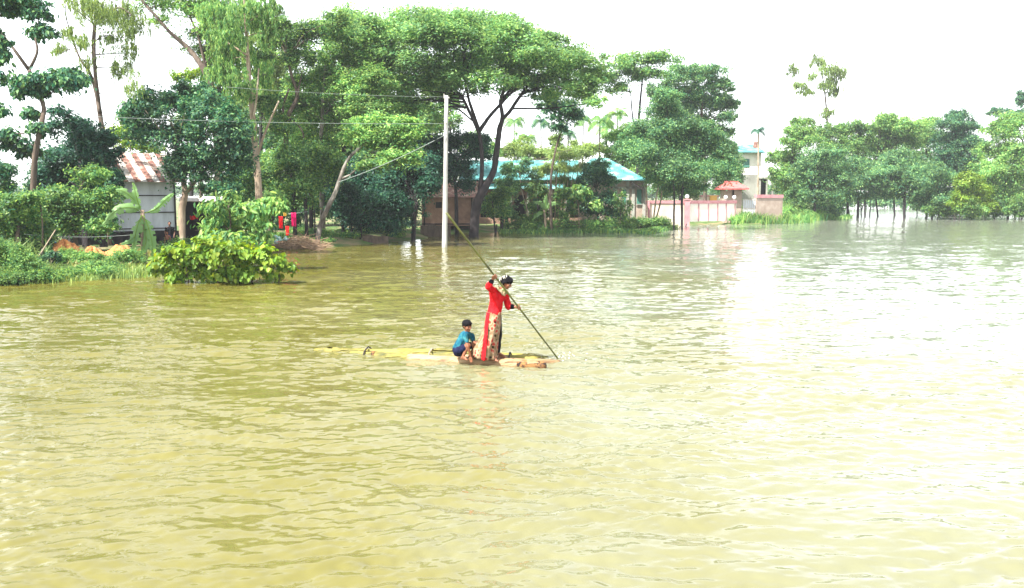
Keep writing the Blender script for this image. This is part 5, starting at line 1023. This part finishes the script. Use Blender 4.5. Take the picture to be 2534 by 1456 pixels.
# brushwood
r = random.Random(9); BW = MB()
for i in range(330):
    x = r.uniform(680, 792); q = gp(x, 617, 0); q.y += r.uniform(-.6, 1.6); hgt = max(.08, .62*math.sin(math.pi*min(1,max(0,(x-672)/125)))*r.random()); q.z = zg(q.x,q.y)*.5+hgt; q.x += r.uniform(-.2,.2)
    d = Vector((r.uniform(-1,1), r.uniform(-.6,.6), r.uniform(-.25,.35))).normalized()*r.uniform(.25, .8); BW.tube([q-d, q+Vector((0,0,.04)), q+d], [.018,.015,.006], 4, False)
o = BW.build('brushwood_pile', noisy('dry_brush', [(.3,(.12,.075,.045)),(.6,(.28,.19,.12)),(.8,(.42,.33,.23))], 3)); tag(o, 'heap of dry brown brushwood at the waterline below the laundry', 'brushwood')
o = MB(); q = gp(690, 604, .35); q.y += .5
r = random.Random(4); 
for k in range(9): o.ball((q.x+r.uniform(-.35,.35), q.y+r.uniform(-.2,.2), q.z+r.uniform(0,.4)), r.uniform(.08,.16), 8, 6, .8)
oo = o.build('cloth_bundle', noisy('bundle_cloth', [(.35,(.55,.55,.5)),(.5,(.10,.35,.30)),(.65,(.6,.05,.08))], 6)); tag(oo, 'pile of white, teal and red washing on the brushwood heap', 'cloth')
# orange heaps
def heap(x, y, w, h, Y, mt, label, name='earth_mound'):
    c = px(x, y, Y); k = sc(Y); rx, rz = w*k/2, h*k; V = []; na, nr = 40, 12; r = random.Random(int(x))
    for j in range(nr+1):
        f = j/nr
        for i in range(na):
            a_ = 2*math.pi*i/na; rr_ = (f)*(1+.12*math.sin(3*a_+x)+.07*math.sin(7*a_)); V.append((c.x+math.cos(a_)*rx*rr_, c.y+math.sin(a_)*rx*.6*rr_, c.z-h*k/2+rz*(1-f**1.8)*(.72+.28*math.sin(2*a_+x)*f+.22*math.sin(5*a_+f*7+x))+r.uniform(-.05,.05)))
    mb = MB(); mb.add(V, [(j*na+i, j*na+(i+1)%na, (j+1)*na+(i+1)%na, (j+1)*na+i) for j in range(nr) for i in range(na)]); o = mb.build(name, mt, None, True); tag(o, label, 'mound', 'orange heaps on the left bank')
M['straw'] = noisy('straw_orange', [(.3,(.26,.10,.04)),(.55,(.46,.20,.07)),(.8,(.58,.34,.16))], 5, .95, detail=8, bump=.8, bscale=14)
heap(158, 610, 84, 36, 36.6, M['straw'], 'bright orange-yellow straw heap left of the shrub trunk'); heap(228, 621, 60, 22, 37.4, M['straw'], 'low salmon-orange straw heap right of the shrub trunk'); heap(300, 618, 96, 34, 37.9, M['straw'], 'orange straw heap beside the banana plant')
mb = MB(); q = px(131, 611, 36.8); V = []
for j in range(6):
    for i in range(7): V.append((q.x+(i-3)*.055, q.y+.03*math.sin(i*2+j), q.z+.22-.085*j+.02*math.sin(i*1.7)))
mb.add(V, [(j*7+i, j*7+i+1, j*7+i+8, j*7+i+7) for j in range(5) for i in range(6)]); o = mb.build('plastic_sheet', mat('blue_plastic', (.05,.22,.55), .4)); tag(o, 'small crumpled blue plastic sheet beside the orange heap', 'sheet'); o.modifiers.new('s','SOLIDIFY').thickness = .01
a, c = px(90, 645, 33.5), px(128, 584, 34); mb = MB(); mb.tube([a-(c-a)*.2, a, (a+c)/2, c, c+(c-a)*.25], [.028,.027,.025,.022,.018], 7); o = mb.build('leaning_bamboo', M['bpale'], None, True); tag(o, 'bare bamboo pole leaning right at the left bank edge', 'pole')
mb = MB(); a, c = px(60, 580, 36), px(345, 580, 38.5); mb.tube([a.lerp(c, t)-Vector((0,0,.12*4*t*(1-t))) for t in np.linspace(0,1,15)], [.009]*15, 5); o = mb.build('clothesline', M['wire']); tag(o, 'thin line strung across the left bank in front of the hut', 'line')
# stakes and debris near the far shore
for i, (x, y0, y1, Y, lab) in enumerate(((1226,556,583,71,'short post in the water just right of the rain tree'),(1312,560,586,77,'short stake in the water before the blue house left part'),(1705-10,560,566,90,'low stake in the water before the pink gate post'),(1545,548,578,79,'thin stake in the water before the pavilion'),(1583,550,578,79.5,'leaning stake at the corner of the pavilion'))):
    a, c = px(x, y1, Y), px(x+3, y0, Y); mb = MB(); mb.tube([(a.x,a.y,-.4),(a.x+.01,a.y,a.z),(c.x,c.y,max(c.z,.3))], [.07,.065,.055], 7, wob=.2); o = mb.build('stake', M['bdark'], None, True); tag(o, lab, 'stake', 'stakes along the far waterline')

# ------------------------------------------------------------------ haze
HZD = .0004
hm = bpy.data.materials.new('haze'); hm.use_nodes = True; nt = hm.node_tree
for n_ in list(nt.nodes):
    if n_.type == 'BSDF_PRINCIPLED': nt.nodes.remove(n_)
pv = nt.nodes.new('ShaderNodeVolumePrincipled'); pv.inputs['Color'].default_value = (.92,.97,1,1); pv.inputs['Density'].default_value = HZD; pv.inputs['Anisotropy'].default_value = .3
nt.links.new(pv.outputs[0], nt.nodes['Material Output'].inputs['Volume'])
mb = MB(); mb.box((0, 240, 14.3), (900, 520, 34)); hz = mb.build('haze', hm); tag(hz, kind='stuff')
